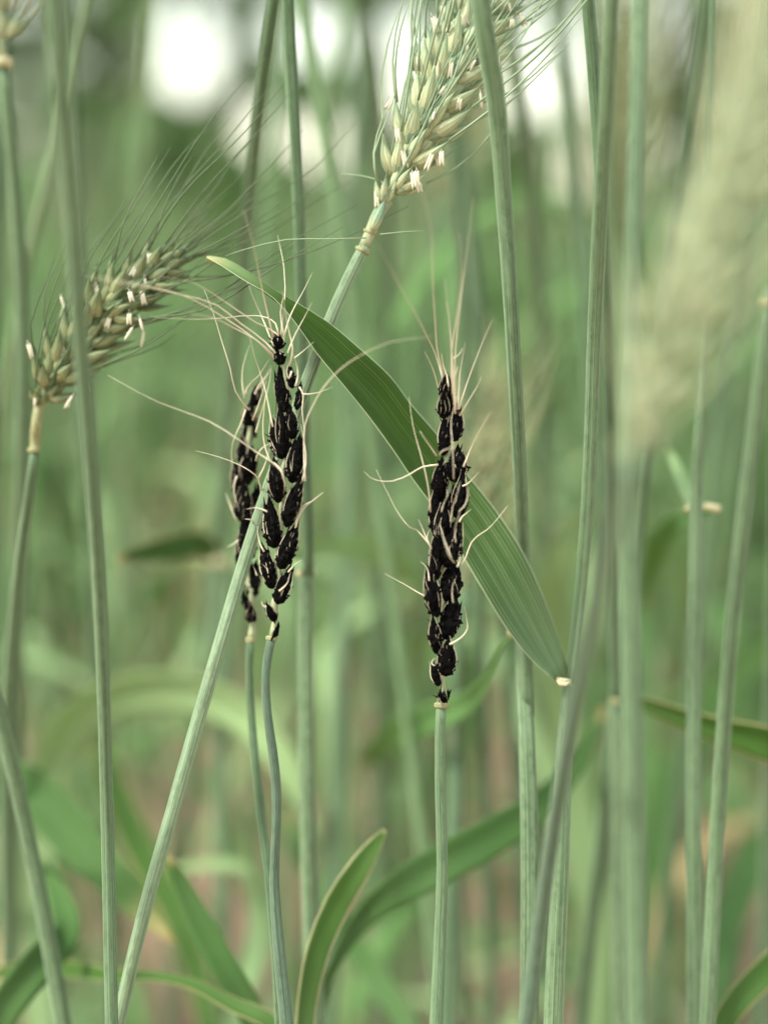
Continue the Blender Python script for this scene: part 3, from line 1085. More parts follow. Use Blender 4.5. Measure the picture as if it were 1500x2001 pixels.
# ================================================================== black ear behind the slanting stem (C)
rC = random.Random(8)
C, gC = stalk('wheat stalk with the shorter black smutted ear standing behind the slanting stem',
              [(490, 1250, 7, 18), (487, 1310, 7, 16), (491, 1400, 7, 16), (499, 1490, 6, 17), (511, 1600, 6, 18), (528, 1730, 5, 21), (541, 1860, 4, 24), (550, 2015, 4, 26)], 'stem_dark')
collar(C, gC, 490, 1251, 7, 20, 12)
axC = [(490, 1250, 7, 15), (492, 1195, 7, 13), (487, 1140, 7, 12), (480, 1080, 7, 12), (478, 960, 7, 12), (484, 870, 7, 11), (490, 810, 7, 9), (502, 762, 7, 6)]
spC = [(490, 1213, 492, 1188, 21), (484, 1190, 476, 1162, 15), (491, 1164, 500, 1104, 27), (471, 1108, 470, 1050, 19), (481, 1096, 484, 1008, 33), (476, 1016, 476, 952, 32), (497, 1010, 506, 952, 23),
       (467, 965, 460, 910, 23), (480, 944, 491, 882, 31), (471, 902, 473, 862, 18), (480, 864, 494, 818, 25), (487, 830, 489, 790, 28), (496, 791, 506, 753, 22)]
pC = smut_ear(C, gC, axC, spC, rC, 7)
give_awns(C, gC, pC, [
    [(487, 800, 4), (478, 791, 2), (460, 764, 1), (450, 720, 0), (432, 662, 0), (417, 612, 0), (399, 566, 0)],
    [(478, 778, 4), (473, 745, 4), (475, 715, 4), (489, 672, 5)],
    [(480, 770, 5), (482, 759, 5), (505, 735, 4), (525, 703, 3)],
    [(498, 770, 5), (506, 752, 5), (520, 735, 5), (530, 715, 6)],
    [(500, 845, 3), (507, 820, 3), (517, 785, 2), (525, 755, 2), (530, 720, 3)],
    [(480, 800, 4), (470, 830, 4), (460, 850, 4), (452, 885, 5), (455, 920, 5)],
    [(510, 962, 3), (505, 936, 2), (488, 920, 1), (469, 909, 1), (428, 893, 1), (383, 881, 2)],
    [(505, 935, 3), (515, 915, 3), (523, 890, 4), (530, 865, 5)],
    [(466, 1056, 6), (455, 1064, 6), (442, 1068, 7)],
    [(464, 1020, 7), (455, 1000, 7), (447, 980, 8), (441, 962, 9)],
    [(494, 1022, 3), (488, 1015, 2), (478, 1014, 2)],
    [(502, 1125, 3), (499, 1116, 3), (495, 1106, 3)],
    [(500, 900, 4), (508, 880, 3), (520, 870, 3), (532, 866, 3)],
    [(494, 820, 4), (504, 795, 3), (512, 770, 3), (520, 745, 3)],
    [(505, 760, 5), (515, 745, 4), (524, 730, 3)],
    [(463, 930, 6), (457, 950, 6), (460, 975, 6), (468, 1000, 6)],
])

# ================================================================== tall healthy ear on the slanting stem
r1 = random.Random(21)
E1, gE1 = stalk('slanting wheat stalk crossing the picture with a plump flowering green ear on top',
                [(712, 482, 3, 23), (700, 505, 3, 24), (660, 590, 3, 25), (620, 690, 3, 25), (580, 800, 3, 26), (520, 970, 3, 27), (480, 1090, 3, 27), (440, 1225, 2, 28), (385, 1415, 2, 28), (333, 1600, 2, 28), (283, 1780, 2, 28), (232, 2000, 3, 27)], 'stem_pale')
sp_ = [(760, 392, 3, 20), (742, 412, 3, 24), (730, 440, 3, 25), (722, 458, 3, 23), (711, 484, 3, 22)]
mb = MB()
mb.tube(spline(W(sp_), .002), 12)
mb.build('ear_neck', M['rachis'], E1, gE1)
collar(E1, gE1, 708, 490, 3, 30, 9, ang=.45)
collar(E1, gE1, 722, 455, 3, 26, 7, ang=.45)
f = MB()
f.drop(P(726, 450, 2), P(752, 392, 2), 24 * pxm(2), 18 * pxm(2), (CAM - P(730, 430, 0)).normalized())
f.build('spikelet', M['glume'], E1, gE1)
healthy_ear(E1, gE1, [(752, 400, 3), (790, 320, 3), (840, 220, 3), (890, 120, 4), (940, 20, 5), (985, -80, 6), (1010, -150, 7)], 23, r1, L=.0132, awn_len=.062, anthers=1.15, wscale=1.0, awn_p=.85, spread=.33, awn_r=.85)
awn_path(E1, gE1, [(715, 465, 2), (640, 467, 1), (560, 468, 1), (480, 487, 2), (440, 500, 4)], 'awn_green', E1, 3, 1.6)
awn_path(E1, gE1, [(742, 458, 2), (790, 453, 2), (830, 451, 2)], 'awn_green', E1, 2.8, 1.5)
awn_path(E1, gE1, [(740, 352, 3), (705, 343, 4), (665, 340, 5)], 'awn_green', E1, 2.8, 1.4)

# ================================================================== leaning healthy ear on the left
r2 = random.Random(33)
E2, gE2 = stalk('wheat stalk with the flowering ear leaning right behind the blurred stem',
                [(68, 884, 9, 19), (58, 960, 10, 20), (42, 1080, 13, 22), (28, 1210, 17, 24), (18, 1340, 20, 25), (14, 1500, 24, 26), (20, 2010, 30, 30)], 'stem')
mb = MB()
mb.tube(spline(W([(90, 775, 8, 14), (76, 800, 8, 18), (72, 830, 8, 20), (70, 860, 9, 20), (68, 885, 9, 19)]), .002), 12, rib=.12, nrib=4)
mb.build('ear_neck', M['collar'], E2, gE2)
collar(E2, gE2, 67, 880, 9, 24, 10)
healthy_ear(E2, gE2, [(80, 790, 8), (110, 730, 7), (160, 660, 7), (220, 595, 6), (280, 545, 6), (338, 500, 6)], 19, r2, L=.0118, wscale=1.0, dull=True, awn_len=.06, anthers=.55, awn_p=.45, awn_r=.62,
            awn_dir=(P(520, 300, 10) - P(300, 520, 7)).normalized())

# ================================================================== the big flag leaf and its stem
r3 = random.Random(44)
S6, g6 = stalk('wheat stalk that carries the big dark green leaf hanging across the picture',
               [(1196, -40, -14, 28), (1184, 200, -10, 29), (1172, 420, -5, 30), (1161, 650, 0, 29), (1152, 900, 3, 27), (1139, 1100, 5, 25), (1124, 1250, 6, 23), (1112, 1345, 6, 22)], 'stem', ground_=False)
sheath(S6, g6, [(1110, 1338, 5, 24), (1106, 1400, 5, 28), (1101, 1500, 4, 32), (1094, 1700, 3, 35), (1086, 1880, 3, 38), (1081, 2015, 3, 39)])
upper = [(1112, 1318), (1090, 1245), (1052, 1145), (1012, 1062), (962, 988), (905, 918), (852, 846), (802, 788), (762, 735), (702, 680), (642, 630), (582, 593), (535, 566), (484, 530), (440, 505), (404, 500)]
lower = [(1088, 1334), (1046, 1298), (994, 1236), (944, 1156), (902, 1084), (858, 1008), (808, 940), (766, 878), (718, 812), (668, 750), (618, 690), (578, 632), (535, 583), (474, 546), (434, 520), (404, 503)]
bl = [5, 5, 4.5, 4, 4, 4, 3.5, 3, 2.5, 1.5, 1, 0.5, 0.5, 1, 2, 3]
pp = []
for (ux, uy), (lx, ly), b in zip(upper, lower, bl):
    a_, c_ = P(ux, uy, b + 1.0), P(lx, ly, b - 1.0)
    pp.append((*a_, *c_))
# resample both edges together
mid = [((a[0] + a[3]) / 2, (a[1] + a[4]) / 2, (a[2] + a[5]) / 2, *a) for a in pp]
rows = []
for q in spline(mid, .003):
    l, r_ = Vector(q[3:6]), Vector(q[6:9])
    rows.append([l, r_])
full = []
for i, (l, r_) in enumerate(rows):
    c = (l + r_) / 2
    n0, n1 = rows[max(0, i - 1)], rows[min(len(rows) - 1, i + 1)]
    t = ((n1[0] + n1[1]) - (n0[0] + n0[1])).normalized()
    nn = (r_ - l).cross(t).normalized()
    if nn.dot(CAM - c) < 0:
        nn = -nn
    jit = .00022 * noise.noise(Vector((i * .13, 0, 1)))
    full.append((l + t.cross(nn) * jit, r_, nn))
mb = MB()
mb.blade(full, 14, .07, thick=.00018)
mb.build('leaf', M['leaf'], S6, g6)
collar(S6, g6, 1101, 1331, 4, 30, 11, 'auricle', name='auricle', ang=.15)
f = MB()
f.tube(W([(1090, 1330, 3, 9), (1095, 1336, 2, 11), (1104, 1338, 2, 8), (1113, 1333, 2, 5)]), 8)
f.build('auricle', M['auricle'], S6, g6)

# ================================================================== stems in front and beside
S5, g5 = stalk('thick straight green stem in front of the tall healthy ear, its sheath split low down',
               [(934, -40, -9, 40), (946, 60, -8, 40), (966, 180, -6, 37), (984, 390, -3, 33), (998, 600, -1, 30), (1009, 800, 2, 28), (1017, 960, 5, 28), (1021, 1100, 8, 27), (1026, 1260, 8, 26), (1030, 1400, 8, 24)], 'stem', ground_=False)
sheath(S5, g5, [(1017, 1246, 9, 20), (1020, 1330, 9, 26), (1027, 1420, 7, 31), (1033, 1560, 6, 35), (1035, 1750, 5, 36), (1034, 2015, 5, 38)])
collar(S5, g5, 997, 1237, 9, 18, 12, 'auricle', name='auricle', ang=1.2)
blade(S5, g5, [(1004, 1234, 9, 10, 20), (985, 1254, 10, 16, 40), (962, 1305, 13, 22, 40), (925, 1362, 20, 44, 20), (850, 1400, 30, 60, 10), (765, 1440, 40, 55, 0), (700, 1500, 48, 20, 0)], 'leaf_bg')

S1, g1 = stalk('blurred pale green stem in front of the leaning ear at the left',
               [(104, -40, -36, 36), (116, 120, -33, 36), (130, 280, -29, 35), (146, 470, -25, 33), (160, 680, -20, 31), (178, 900, -15, 29), (192, 1100, -10, 28), (202, 1330, -5, 26), (210, 1600, -1, 26), (219, 2015, -1, 26)], 'stem')

S3, g3 = stalk('soft dark green stem leaning left, behind the tip of the big leaf',
               [(541, -40, 10, 25), (524, 80, 12, 26), (500, 270, 18, 25), (482, 450, 26, 24), (460, 700, 36, 24), (440, 950, 42, 24), (431, 1110, 44, 26)], 'stem_dark', ground_=False)
sheath(S3, g3, [(431, 1096, 44, 32), (430, 1300, 44, 32), (432, 1600, 44, 34), (436, 2015, 44, 36)])
collar(S3, g3, 428, 1098, 43, 48, 16, 'auricle', name='auricle')
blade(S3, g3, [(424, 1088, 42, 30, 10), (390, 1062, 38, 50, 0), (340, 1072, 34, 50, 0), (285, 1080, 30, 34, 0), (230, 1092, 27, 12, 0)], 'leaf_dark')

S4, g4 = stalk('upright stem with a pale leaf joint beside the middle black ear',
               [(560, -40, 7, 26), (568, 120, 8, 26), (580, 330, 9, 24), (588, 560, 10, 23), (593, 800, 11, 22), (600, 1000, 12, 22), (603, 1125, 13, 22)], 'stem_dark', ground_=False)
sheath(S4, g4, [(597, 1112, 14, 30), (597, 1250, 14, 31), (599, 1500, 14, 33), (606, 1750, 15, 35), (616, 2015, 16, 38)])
collar(S4, g4, 585, 1120, 13, 14, 12, 'auricle', name='auricle')
collar(S4, g4, 611, 1118, 15, 10, 10, 'auricle', name='auricle')
blade(S4, g4, [(590, 1112, 15, 20, 0), (575, 1095, 20, 26, 30), (600, 1075, 30, 30, 20), (660, 1070, 42, 45, 0), (740, 1085, 52, 60, 0), (800, 1130, 60, 40, 0), (830, 1190, 64, 10, 0)], 'leaf_pale')

S7, g7 = stalk('dark upright stem crossing the leaf-bearing stalk near the top right',
               [(1144, -40, 2, 27), (1156, 100, 3, 27), (1167, 260, 4, 26), (1178, 450, 6, 24), (1188, 700, 10, 22), (1196, 950, 15, 22), (1200, 1150, 19, 22), (1203, 1375, 22, 22)], 'stem_dark', ground_=False)
sheath(S7, g7, [(1204, 1368, 22, 28), (1206, 1550, 22, 30), (1209, 1800, 22, 32), (1213, 2015, 22, 33)])
collar(S7, g7, 1206, 1370, 21, 32, 9, 'collar', name='auricle', ang=.2)
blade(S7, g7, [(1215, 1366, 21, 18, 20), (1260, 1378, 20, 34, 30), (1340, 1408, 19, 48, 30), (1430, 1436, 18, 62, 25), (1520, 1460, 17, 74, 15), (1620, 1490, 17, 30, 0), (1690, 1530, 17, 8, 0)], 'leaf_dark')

S8, g8 = stalk('bluish stem of the large out-of-focus ear nearest the camera at the right',
               [(1232, 905, -74, 34), (1205, 1010, -60, 33), (1172, 1150, -45, 31), (1138, 1310, -33, 30), (1108, 1460, -24, 29), (1078, 1640, -16, 29), (1050, 1830, -11, 29), (1026, 2015, -9, 29)], 'stem_blue')
r8 = random.Random(77)
healthy_ear(S8, g8, [(1234, 905, -72), (1268, 790, -72), (1350, 560, -72), (1414, 390, -72), (1484, 200, -71), (1545, 40, -70), (1590, -80, -69)], 26, r8, L=.0080, level=1, awn_len=.03, wscale=1.0, awn_dir=(P(1545, 40, -72) - P(1300, 700, -72)).normalized(), spread=.26, awn_p=.3)

S9, g9 = stalk('broad soft pale stem nearest the camera beside the out-of-focus ear',
               [(1250, -40, -16, 34), (1244, 200, -18, 32), (1237, 450, -20, 33), (1228, 750, -21, 35), (1226, 1000, -22, 37), (1232, 1300, -22, 39), (1239, 1650, -22, 41), (1246, 2015, -22, 43)], 'stem')

S10, g10 = stalk('soft upright stem with a cream leaf joint near the right edge',
                 [(1392, -60, 8, 13), (1386, 200, 8, 14), (1377, 500, 9, 16), (1369, 760, 10, 17), (1364, 850, 10, 21), (1360, 960, 11, 25), (1358, 1100, 11, 28), (1355, 1300, 11, 29), (1354, 1600, 11, 31), (1359, 2015, 12, 34)], 'stem')
blade(S10, g10, [(1352, 992, 14, 20, 0), (1335, 950, 17, 26, 20), (1318, 905, 20, 20, 0), (1300, 870, 24, 6, 0)], 'leaf_pale')
collar(S10, g10, 1345, 995, 14, 16, 20, 'collar', name='auricle', ang=1.2)
collar(S10, g10, 1390, 992, 15, 15, 34, 'auricle', name='auricle', ang=1.75)
blade(S10, g10, [(1405, 990, 16, 16, 0), (1360, 1005, 22, 24, 30), (1310, 1030, 30, 40, 0), (1280, 1090, 38, 34, 0), (1262, 1190, 44, 10, 0)], 'leaf_bg')

S11, g11 = stalk('soft slanting stem at the far right edge with a pale joint at its top',
                 [(1505, 560, -18, 22), (1494, 640, -18, 26), (1478, 780, -17, 28), (1452, 1000, -15, 29), (1424, 1280, -12, 29), (1402, 1600, -9, 30), (1380, 2015, -8, 32)], 'stem')
collar(S11, g11, 1496, 592, -18, 28, 16, 'collar')

S12, g12 = stalk('soft stem slanting across the bottom left corner',
                 [(-290, -60, 4, 24), (-205, 500, 4, 25), (-120, 900, 5, 26), (-64, 1150, 6, 26), (-20, 1320, 8, 28), (20, 1475, 10, 30), (52, 1620, 12, 31), (88, 1800, 13, 32), (126, 2015, 14, 34)], 'stem')

S13, g13 = stalk('soft pale stem along the left edge with a yellowish ear base at the top corner',
                 [(8, 130, 16, 20), (18, 230, 17, 26), (32, 390, 19, 29), (42, 560, 21, 30), (46, 760, 23, 29), (42, 1000, 27, 29), (34, 1300, 34, 30), (20, 2015, 44, 34)], 'stem')
collar(S13, g13, 6, 122, 16, 40, 20, 'auricle')
healthy_ear(S13, g13, [(6, 120, 16), (4, 20, 16), (2, -120, 16), (0, -320, 16), (-4, -460, 16)], 14, random.Random(5), L=.011, level=1, dull=False)

S14, g14 = stalk('blurred thin stem slanting between the two leftmost upright stems',
                 [(185, -60, 28, 17), (150, 90, 28, 18), (122, 230, 28, 20), (88, 370, 28, 21), (58, 500, 29, 22), (25, 680, 32, 22), (-20, 1000, 38, 24), (-60, 1500, 44, 26)], 'stem_yellow')

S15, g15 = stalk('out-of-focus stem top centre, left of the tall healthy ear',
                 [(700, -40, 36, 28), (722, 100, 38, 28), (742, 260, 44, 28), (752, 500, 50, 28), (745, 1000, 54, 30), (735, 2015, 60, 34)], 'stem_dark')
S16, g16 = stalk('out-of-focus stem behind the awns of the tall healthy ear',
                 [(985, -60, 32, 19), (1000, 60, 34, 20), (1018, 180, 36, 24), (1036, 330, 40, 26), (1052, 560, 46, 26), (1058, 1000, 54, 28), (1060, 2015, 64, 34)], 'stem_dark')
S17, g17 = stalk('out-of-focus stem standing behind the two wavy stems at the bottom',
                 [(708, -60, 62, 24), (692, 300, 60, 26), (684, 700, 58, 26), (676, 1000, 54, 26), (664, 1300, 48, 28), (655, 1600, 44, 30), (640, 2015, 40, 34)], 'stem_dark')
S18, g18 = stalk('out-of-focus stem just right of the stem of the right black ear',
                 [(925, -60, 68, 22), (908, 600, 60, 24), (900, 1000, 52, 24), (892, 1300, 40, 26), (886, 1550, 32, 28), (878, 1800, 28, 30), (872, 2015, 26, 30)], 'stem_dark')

# out-of-focus ears
def soft_ear(label, axis, down, b, n, seed, L=.0105, dull=True, w=22):
    x0, y0, _ = axis[0]
    r, g = stalk(label, [(x0, y0, b, w * .8)] + [(x, y, bb, w) for x, y, bb in down], 'stem_dark')
    healthy_ear(r, g, axis, n, random.Random(seed), L=L, level=1, dull=dull, awn_len=.05)
    return r


soft_ear('soft green wheat ear half hidden behind the right black ear', [(908, 1150, 30), (918, 1040, 31), (930, 930, 32), (940, 850, 34), (946, 780, 35)], [(900, 1240, 30), (895, 1500, 34), (905, 2015, 44)], 30, 13, 3)
soft_ear('soft dark upright wheat ear between the stems at the top right', [(1205, 500, 44), (1208, 400, 44), (1212, 250, 44), (1216, 120, 44), (1220, 20, 44)], [(1203, 620, 46), (1200, 1000, 54), (1190, 2015, 64)], 44, 15, 4)
soft_ear('soft brownish wheat ear behind the lower end of the tall healthy ear', [(860, 400, 58), (880, 320, 58), (905, 230, 58), (930, 150, 58)], [(850, 500, 58), (840, 1000, 62), (830, 2015, 72)], 58, 13, 6)
soft_ear('soft beige wheat ear in the top right corner', [(1392, 330, 60), (1405, 230, 60), (1425, 130, 60), (1440, 20, 60)], [(1388, 430, 60), (1385, 1000, 64), (1380, 2015, 74)], 60, 13, 7, dull=False)
soft_ear('soft wheat ear leaning out of the top right corner', [(1470, 360, 66), (1480, 240, 66), (1490, 130, 66), (1510, 20, 66)], [(1462, 460, 66), (1455, 1000, 70), (1450, 2015, 78)], 66, 13, 9, dull=False)

# ================================================================== leafy shoots low in the picture
def shoot(label, base, leaves, w=20):
    x, y, b = base
    r, g = stalk(label, [(x, y, b, w), (x + 3, y + 120, b, w * 1.1)], 'stem', name='wheat_shoot', cat='wheat shoot')
    for pts, mat in leaves:
        blade(r, g, pts, mat)
    return r


shoot('leafy shoot at bottom centre with a short tan-edged leaf and a long bent leaf', (598, 2060, 22),
      [([(592, 2070, 9, 34, 0), (600, 1960, 9, 40, 15), (622, 1855, 9, 50, 20), (660, 1765, 10, 54, 15), (705, 1692, 10, 46, 10), (736, 1645, 11, 26, 0), (752, 1622, 11, 7, 0)], 'leaf_edge'),
       ([(604, 2070, 20, 30, 10), (622, 1970, 19, 34, 45), (660, 1870, 19, 36, 50), (710, 1795, 20, 50, 30), (790, 1730, 19, 72, 0), (880, 1680, 19, 80, 0), (970, 1630, 20, 74, 0), (1060, 1570, 22, 58, 0), (1130, 1480, 26, 40, 0), (1180, 1380, 32, 12, 0)], 'leaf_mid')])
shoot('leafy shoot at the bottom left with one straight and one arching narrow leaf', (545, 2120, 16),
      [([(540, 2110, 16, 40, 0), (500, 2000, 16, 52, 0), (440, 1890, 16, 54, 0), (385, 1790, 17, 46, 0), (350, 1715, 18, 28, 0), (328, 1672, 18, 6, 0)], 'leaf_mid'),
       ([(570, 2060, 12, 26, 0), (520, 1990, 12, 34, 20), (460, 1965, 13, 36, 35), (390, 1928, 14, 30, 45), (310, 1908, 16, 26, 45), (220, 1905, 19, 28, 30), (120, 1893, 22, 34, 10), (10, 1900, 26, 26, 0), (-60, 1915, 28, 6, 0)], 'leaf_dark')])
shoot('leafy shoot at the left edge whose broad blurred leaf droops to a yellow tip', (-60, 2100, 30),
      [([(-50, 2090, 30, 50, 0), (-70, 1800, 34, 70, 0), (-40, 1560, 34, 80, 0), (40, 1530, 32, 84, 0), (130, 1620, 30, 88, 0), (220, 1715, 28, 74, 0), (290, 1790, 27, 44, 0), (342, 1842, 26, 8, 0)], 'leaf_mid'),
       ([(-40, 2100, 18, 60, 0), (10, 1970, 16, 70, 10), (80, 1880, 17, 76, 20), (130, 1830, 20, 60, 20), (120, 1760, 24, 46, 0), (80, 1690, 28, 20, 0), (60, 1650, 30, 6, 0)], 'leaf_mid')])
shoot('leafy shoot in the bottom right corner with one upright leaf', (1380, 2100, 14),
      [([(1372, 2100, 14, 36, 0), (1405, 2010, 14, 44, 0), (1450, 1945, 14, 50, 0), (1510, 1885, 15, 54, 0), (1600, 1800, 18, 40, 0), (1680, 1700, 22, 8, 0)], 'leaf_dark'),
       ([(1384, 2100, 40, 40, 0), (1400, 1900, 44, 60, 0), (1460, 1700, 50, 66, 0), (1560, 1560, 56, 40, 0), (1650, 1480, 60, 10, 0)], 'leaf_mid')])
shoot('blurred shoot with a broad pale leaf arching behind the slanting stem', (80, 2100, 46),
      [([(80, 2100, 46, 50, 0), (70, 1750, 48, 60, 0), (95, 1520, 48, 76, 0), (170, 1395, 46, 92, 20), (300, 1352, 44, 96, 30), (420, 1372, 42, 90, 30), (510, 1430, 40, 70, 20), (580, 1540, 38, 44, 0), (620, 1640, 37, 10, 0)], 'leaf_pale')])
shoot('blurred shoot with a dark leaf running down behind the slanting stem', (420, 2100, 40),
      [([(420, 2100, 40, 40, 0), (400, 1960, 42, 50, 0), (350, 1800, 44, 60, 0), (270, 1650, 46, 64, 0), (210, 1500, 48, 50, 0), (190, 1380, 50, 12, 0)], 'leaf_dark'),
       ([(430, 2100, 36, 40, 0), (470, 1960, 38, 44, 0), (500, 1760, 42, 40, 30), (480, 1700, 42, 34, 40), (400, 1690, 42, 30, 40), (330, 1700, 42, 8, 0)], 'leaf_pale')])
shoot('blurred shoot with a slack leaf crossing low behind the right black ear', (820, 2120, 36),
      [([(840, 2110, 34, 36, 0), (780, 1980, 36, 44, 0), (720, 1890, 38, 50, 0), (660, 1800, 42, 44, 0), (600, 1700, 46, 36, 0), (550, 1580, 50, 8, 0)], 'leaf_mid')])
shoot('blurred shoot with broad leaves behind the stems at the right', (1150, 2120, 50),
      [([(1150, 2100, 50, 50, 0), (1160, 1800, 50, 66, 0), (1110, 1500, 50, 70, 0), (1085, 1250, 48, 66, 0), (1095, 1090, 46, 60, 20), (1150, 1010, 46, 50, 30), (1230, 980, 46, 14, 0)], 'leaf_pale'),
       ([(1160, 2100, 56, 50, 0), (1250, 1750, 56, 60, 0), (1330, 1500, 58, 66, 0), (1430, 1320, 60, 70, 0), (1520, 1250, 60, 60, 0), (1620, 1240, 60, 10, 0)], 'leaf_mid')])


# ================================================================== the field behind: single stalks, then the mass
rf = random.Random(101)


def field_proto(h, seed, stem_mat, leaf_mat, ear=True):
    """a whole wheat stalk standing at the origin, low detail: parts stem, leaf (3-4), ear"""
    r = random.Random(seed)
    root = thing('wheat_stalk', '', 'wheat stalk', (0, 0, 0))
    bend = Vector((r.uniform(-.08, .08), r.uniform(-.08, .08), 0))
    path = []
    for q in (0, .25, .5, .75, 1):
        p = Vector((0, 0, -0.02)).lerp(Vector((0, 0, h)), q) + bend * q ** 2.2
        path.append((*p, .0021 - .0007 * q))
    mb = MB()
    mb.tube(spline(path, .05), 6)
    mb.build('stem', M[stem_mat], root)
    for q in sorted(r.sample((.22, .34, .46, .58, .68, .76), 4)):
        base = Vector((0, 0, h * q)) + bend * q ** 2.2
        a = r.uniform(0, 6.283)
        out = Vector((math.cos(a), math.sin(a), 0))
        L = r.uniform(.15, .27)
        droop = r.uniform(.2, 1.1)
        pts = [base, base + out * L * .15 + Vector((0, 0, L * .35)), base + out * L * .45 + Vector((0, 0, L * (.55 - .2 * droop))),
               base + out * L * .8 + Vector((0, 0, L * (.55 - .75 * droop))), base + out * L * 1.0 + Vector((0, 0, L * (.4 - 1.2 * droop)))]
        ws = (.0045, .0062, .0065, .0045, .0004)
        sp = spline([(*p, w) for p, w in zip(pts, ws)], .03)
        rows = []
        side = Vector((-out.y, out.x, 0))
        tw = r.uniform(-.6, .6)
        for i, s in enumerate(sp):
            c = Vector(s[:3])
            t = (Vector(sp[min(i + 1, len(sp) - 1)][:3]) - Vector(sp[max(0, i - 1)][:3])).normalized()
            sd2 = (side + Vector((0, 0, tw * i / len(sp)))).normalized()
            nn = sd2.cross(t).normalized()
            rows.append((c - sd2 * s[3], c + sd2 * s[3], nn))
        mb = MB()
        mb.blade(rows, 2, .1, thick=.0002)
        mb.build('leaf', M[leaf_mat], root)
    if ear:
        top = Vector(path[-1][:3])
        t = (top - Vector(path[-2][:3])).normalized()
        mb = MB()
        for i in range(16):
            q = i / 15
            c = top + t * .085 * q
            a = math.pi * i + r.uniform(-.3, .3)
            sd2 = Vector((math.cos(a), math.sin(a), 0))
            d = (t + sd2 * .5).normalized()
            mb.drop(c, c + d * .012, .0052, .0052, sd2, 6, 4, 0)
            for _ in range(2):
                dd = (t + sd2 * r.uniform(.1, .5) + Vector((r.uniform(-.2, .2), r.uniform(-.2, .2), 0))).normalized()
                p = c + d * .011
                mb.tube([(*p, .0003), (*(p + dd * .025), .0002), (*(p + dd * .05), .00008)], 3, caps=False)
        mb.build('ear', M['ear_far'], root)
    return root


protos = [field_proto(.74, 1, 'stem_field', 'leaf_bg'), field_proto(.82, 2, 'stem_field', 'leaf_bg'), field_proto(.66, 3, 'stem_dark', 'leaf_mid'), field_proto(.88, 4, 'stem_yellow', 'leaf_bg'),
          field_proto(.58, 5, 'stem', 'leaf_pale', False), field_proto(.46, 6, 'stem_field', 'leaf_bg', False), field_proto(.40, 7, 'stem_yellow', 'leaf_dry', False)]
KIDS = {p.name: list(p.children) for p in protos}
FIELD_LABEL = {0: 'blurred eared wheat stalk of middle height in the field behind the black ears', 1: 'blurred tall pale wheat stalk with an ear in the field behind',
               2: 'blurred shorter dark leaved wheat stalk with an ear in the field behind', 3: 'blurred tallest yellowish wheat stalk with an ear in the field behind',
               4: 'blurred earless wheat stalk with pale leaves in the field behind', 5: 'blurred low earless wheat stalk with green leaves in the field behind',
               6: 'blurred low wheat stalk with dry straw coloured leaves in the field behind'}


def plant(k, x, y, rz, sc, bare=False):
    p = protos[k]
    c = p.copy()
    COL.objects.link(c)
    c.location = (x, y, 0)
    c.rotation_euler = (rf.uniform(-.05, .05), rf.uniform(-.05, .05), rz)
    c.scale = (sc, sc, sc)
    c['label'] = FIELD_LABEL[k]
    if bare:
        c['label'] = 'blurred bare upright wheat stem without leaves, close behind the black ears'
    c['group'] = 'blurred wheat stalks in the field behind'
    for ch in KIDS[p.name]:
        if bare and ch.name.startswith(('leaf', 'ear')):
            continue
        d = ch.copy()
        COL.objects.link(d)
        d.parent = c


count = 0
while count < 145:
    y = .95 + 1.75 * rf.random() ** .85
    x = rf.uniform(-1, 1) * (.30 * y + .10)
    k = rf.choices(range(7), (3, 2.5, 3, 1.6, 2, 2.4, .9))[0]
    plant(k, x, y, rf.uniform(0, 6.28), rf.uniform(.9, 1.1))
    count += 1


rf = random.Random(202)
for _ in range(14):
    y = .66 + .5 * rf.random()
    x = rf.uniform(-1, 1) * (.27 * y + .05)
    plant(rf.choice((0, 1, 3)), x, y, rf.uniform(0, 6.28), rf.uniform(1.3, 1.42), True)


rf = random.Random(317)
for _ in range(16):
    y = .54 + .18 * rf.random()
    x = rf.uniform(-1, 1) * .27 * y
    if abs(x - .02) < .02:
        continue
    plant(rf.choice((2, 2, 0)), x, y, rf.uniform(0, 6.28), rf.uniform(1.35, 1.5), True)


rf = random.Random(404)
for _ in range(16):
    y = .88 + .35 * rf.random()
    x = rf.uniform(-1, 1) * .29 * y
    plant(rf.choice((4, 5, 5, 6, 2, 4)), x, y, rf.uniform(0, 6.28), rf.uniform(.85, 1.12))


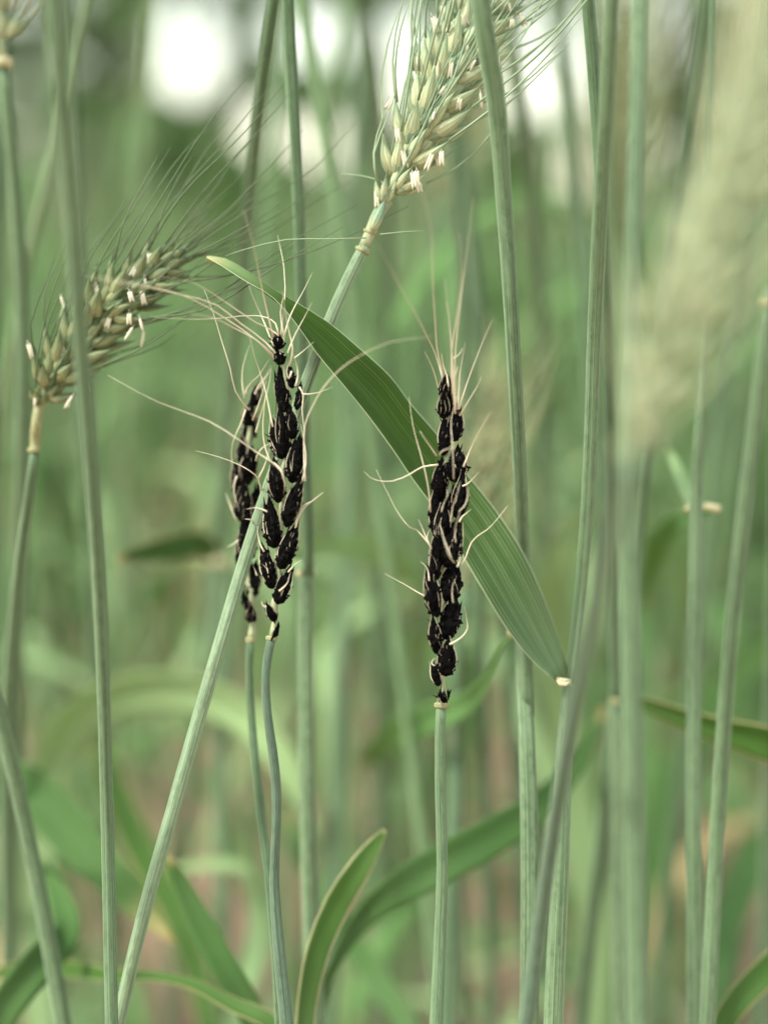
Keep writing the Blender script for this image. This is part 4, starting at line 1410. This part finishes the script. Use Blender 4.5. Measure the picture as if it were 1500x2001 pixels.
def field_mass():
    """the rest of the field as one mass of the same stalks"""
    V, F, MI, off = [], [], [], 0
    mats = []
    data = []
    for p in protos[:6]:
        vs, fs, ms = [], [], []
        o = 0
        for ch in KIDS[p.name]:
            me = ch.data
            co = np.empty(len(me.vertices) * 3, np.float32)
            me.vertices.foreach_get('co', co)
            vs.append(co.reshape(-1, 3))
            mat = me.materials[0]
            if mat not in mats:
                mats.append(mat)
            for f in me.polygons:
                fs.append([i + o for i in f.vertices])
                ms.append(mats.index(mat))
            o += len(me.vertices)
        vs = np.concatenate(vs)
        tri = [f for f in fs]
        data.append((vs, tri, ms))
    r = random.Random(9)
    loops, starts, totals, mi, verts = [], [], [], [], []
    pos = 0
    vo = 0
    for i in range(1250):
        y = 2.6 + 4.0 * r.random()
        x = r.uniform(-1, 1) * (.34 * y + .5)
        vs, fs, ms = data[r.choices(range(6), (3, 3, 3, 2, 2, 2))[0]]
        a = r.uniform(0, 6.28)
        s = r.uniform(.72, .92)
        ca, sa = math.cos(a) * s, math.sin(a) * s
        R = np.array([[ca, -sa, 0], [sa, ca, 0], [0, 0, s]], np.float32)
        verts.append(vs @ R.T + np.array([x, y, 0], np.float32))
        loops.append(np.concatenate([np.array(f) for f in fs]) + vo)
        tl = np.array([len(f) for f in fs])
        totals.append(tl)
        mi.append(np.array(ms))
        vo += len(vs)
    verts = np.concatenate(verts)
    loops = np.concatenate(loops).astype(np.int32)
    totals = np.concatenate(totals).astype(np.int32)
    starts = np.concatenate([[0], np.cumsum(totals)[:-1]]).astype(np.int32)
    mi = np.concatenate(mi).astype(np.int32)
    me = bpy.data.meshes.new('wheat_field')
    me.vertices.add(len(verts))
    me.vertices.foreach_set('co', verts.ravel())
    me.loops.add(len(loops))
    me.loops.foreach_set('vertex_index', loops)
    me.polygons.add(len(totals))
    me.polygons.foreach_set('loop_start', starts)
    me.polygons.foreach_set('loop_total', totals)
    me.polygons.foreach_set('material_index', mi)
    for m in mats:
        me.materials.append(m)
    me.update(calc_edges=True)
    me.validate()
    o = bpy.data.objects.new('wheat_field', me)
    COL.objects.link(o)
    o['kind'] = 'stuff'
    o['label'] = 'dense blurred mass of green wheat far behind the black ears'
    o['category'] = 'wheat'


field_mass()
# the seven patterns themselves take a place in the field
spots = [(-.30, 1.35), (.16, 1.5), (.36, 1.25), (-.15, 1.9), (.05, 1.2), (-.22, 1.1), (.3, 1.8)]
for k, (p, (x, y)) in enumerate(zip(protos, spots)):
    p.location = (x, y, 0)
    p['label'] = FIELD_LABEL[k]
    p['group'] = 'blurred wheat stalks in the field behind'
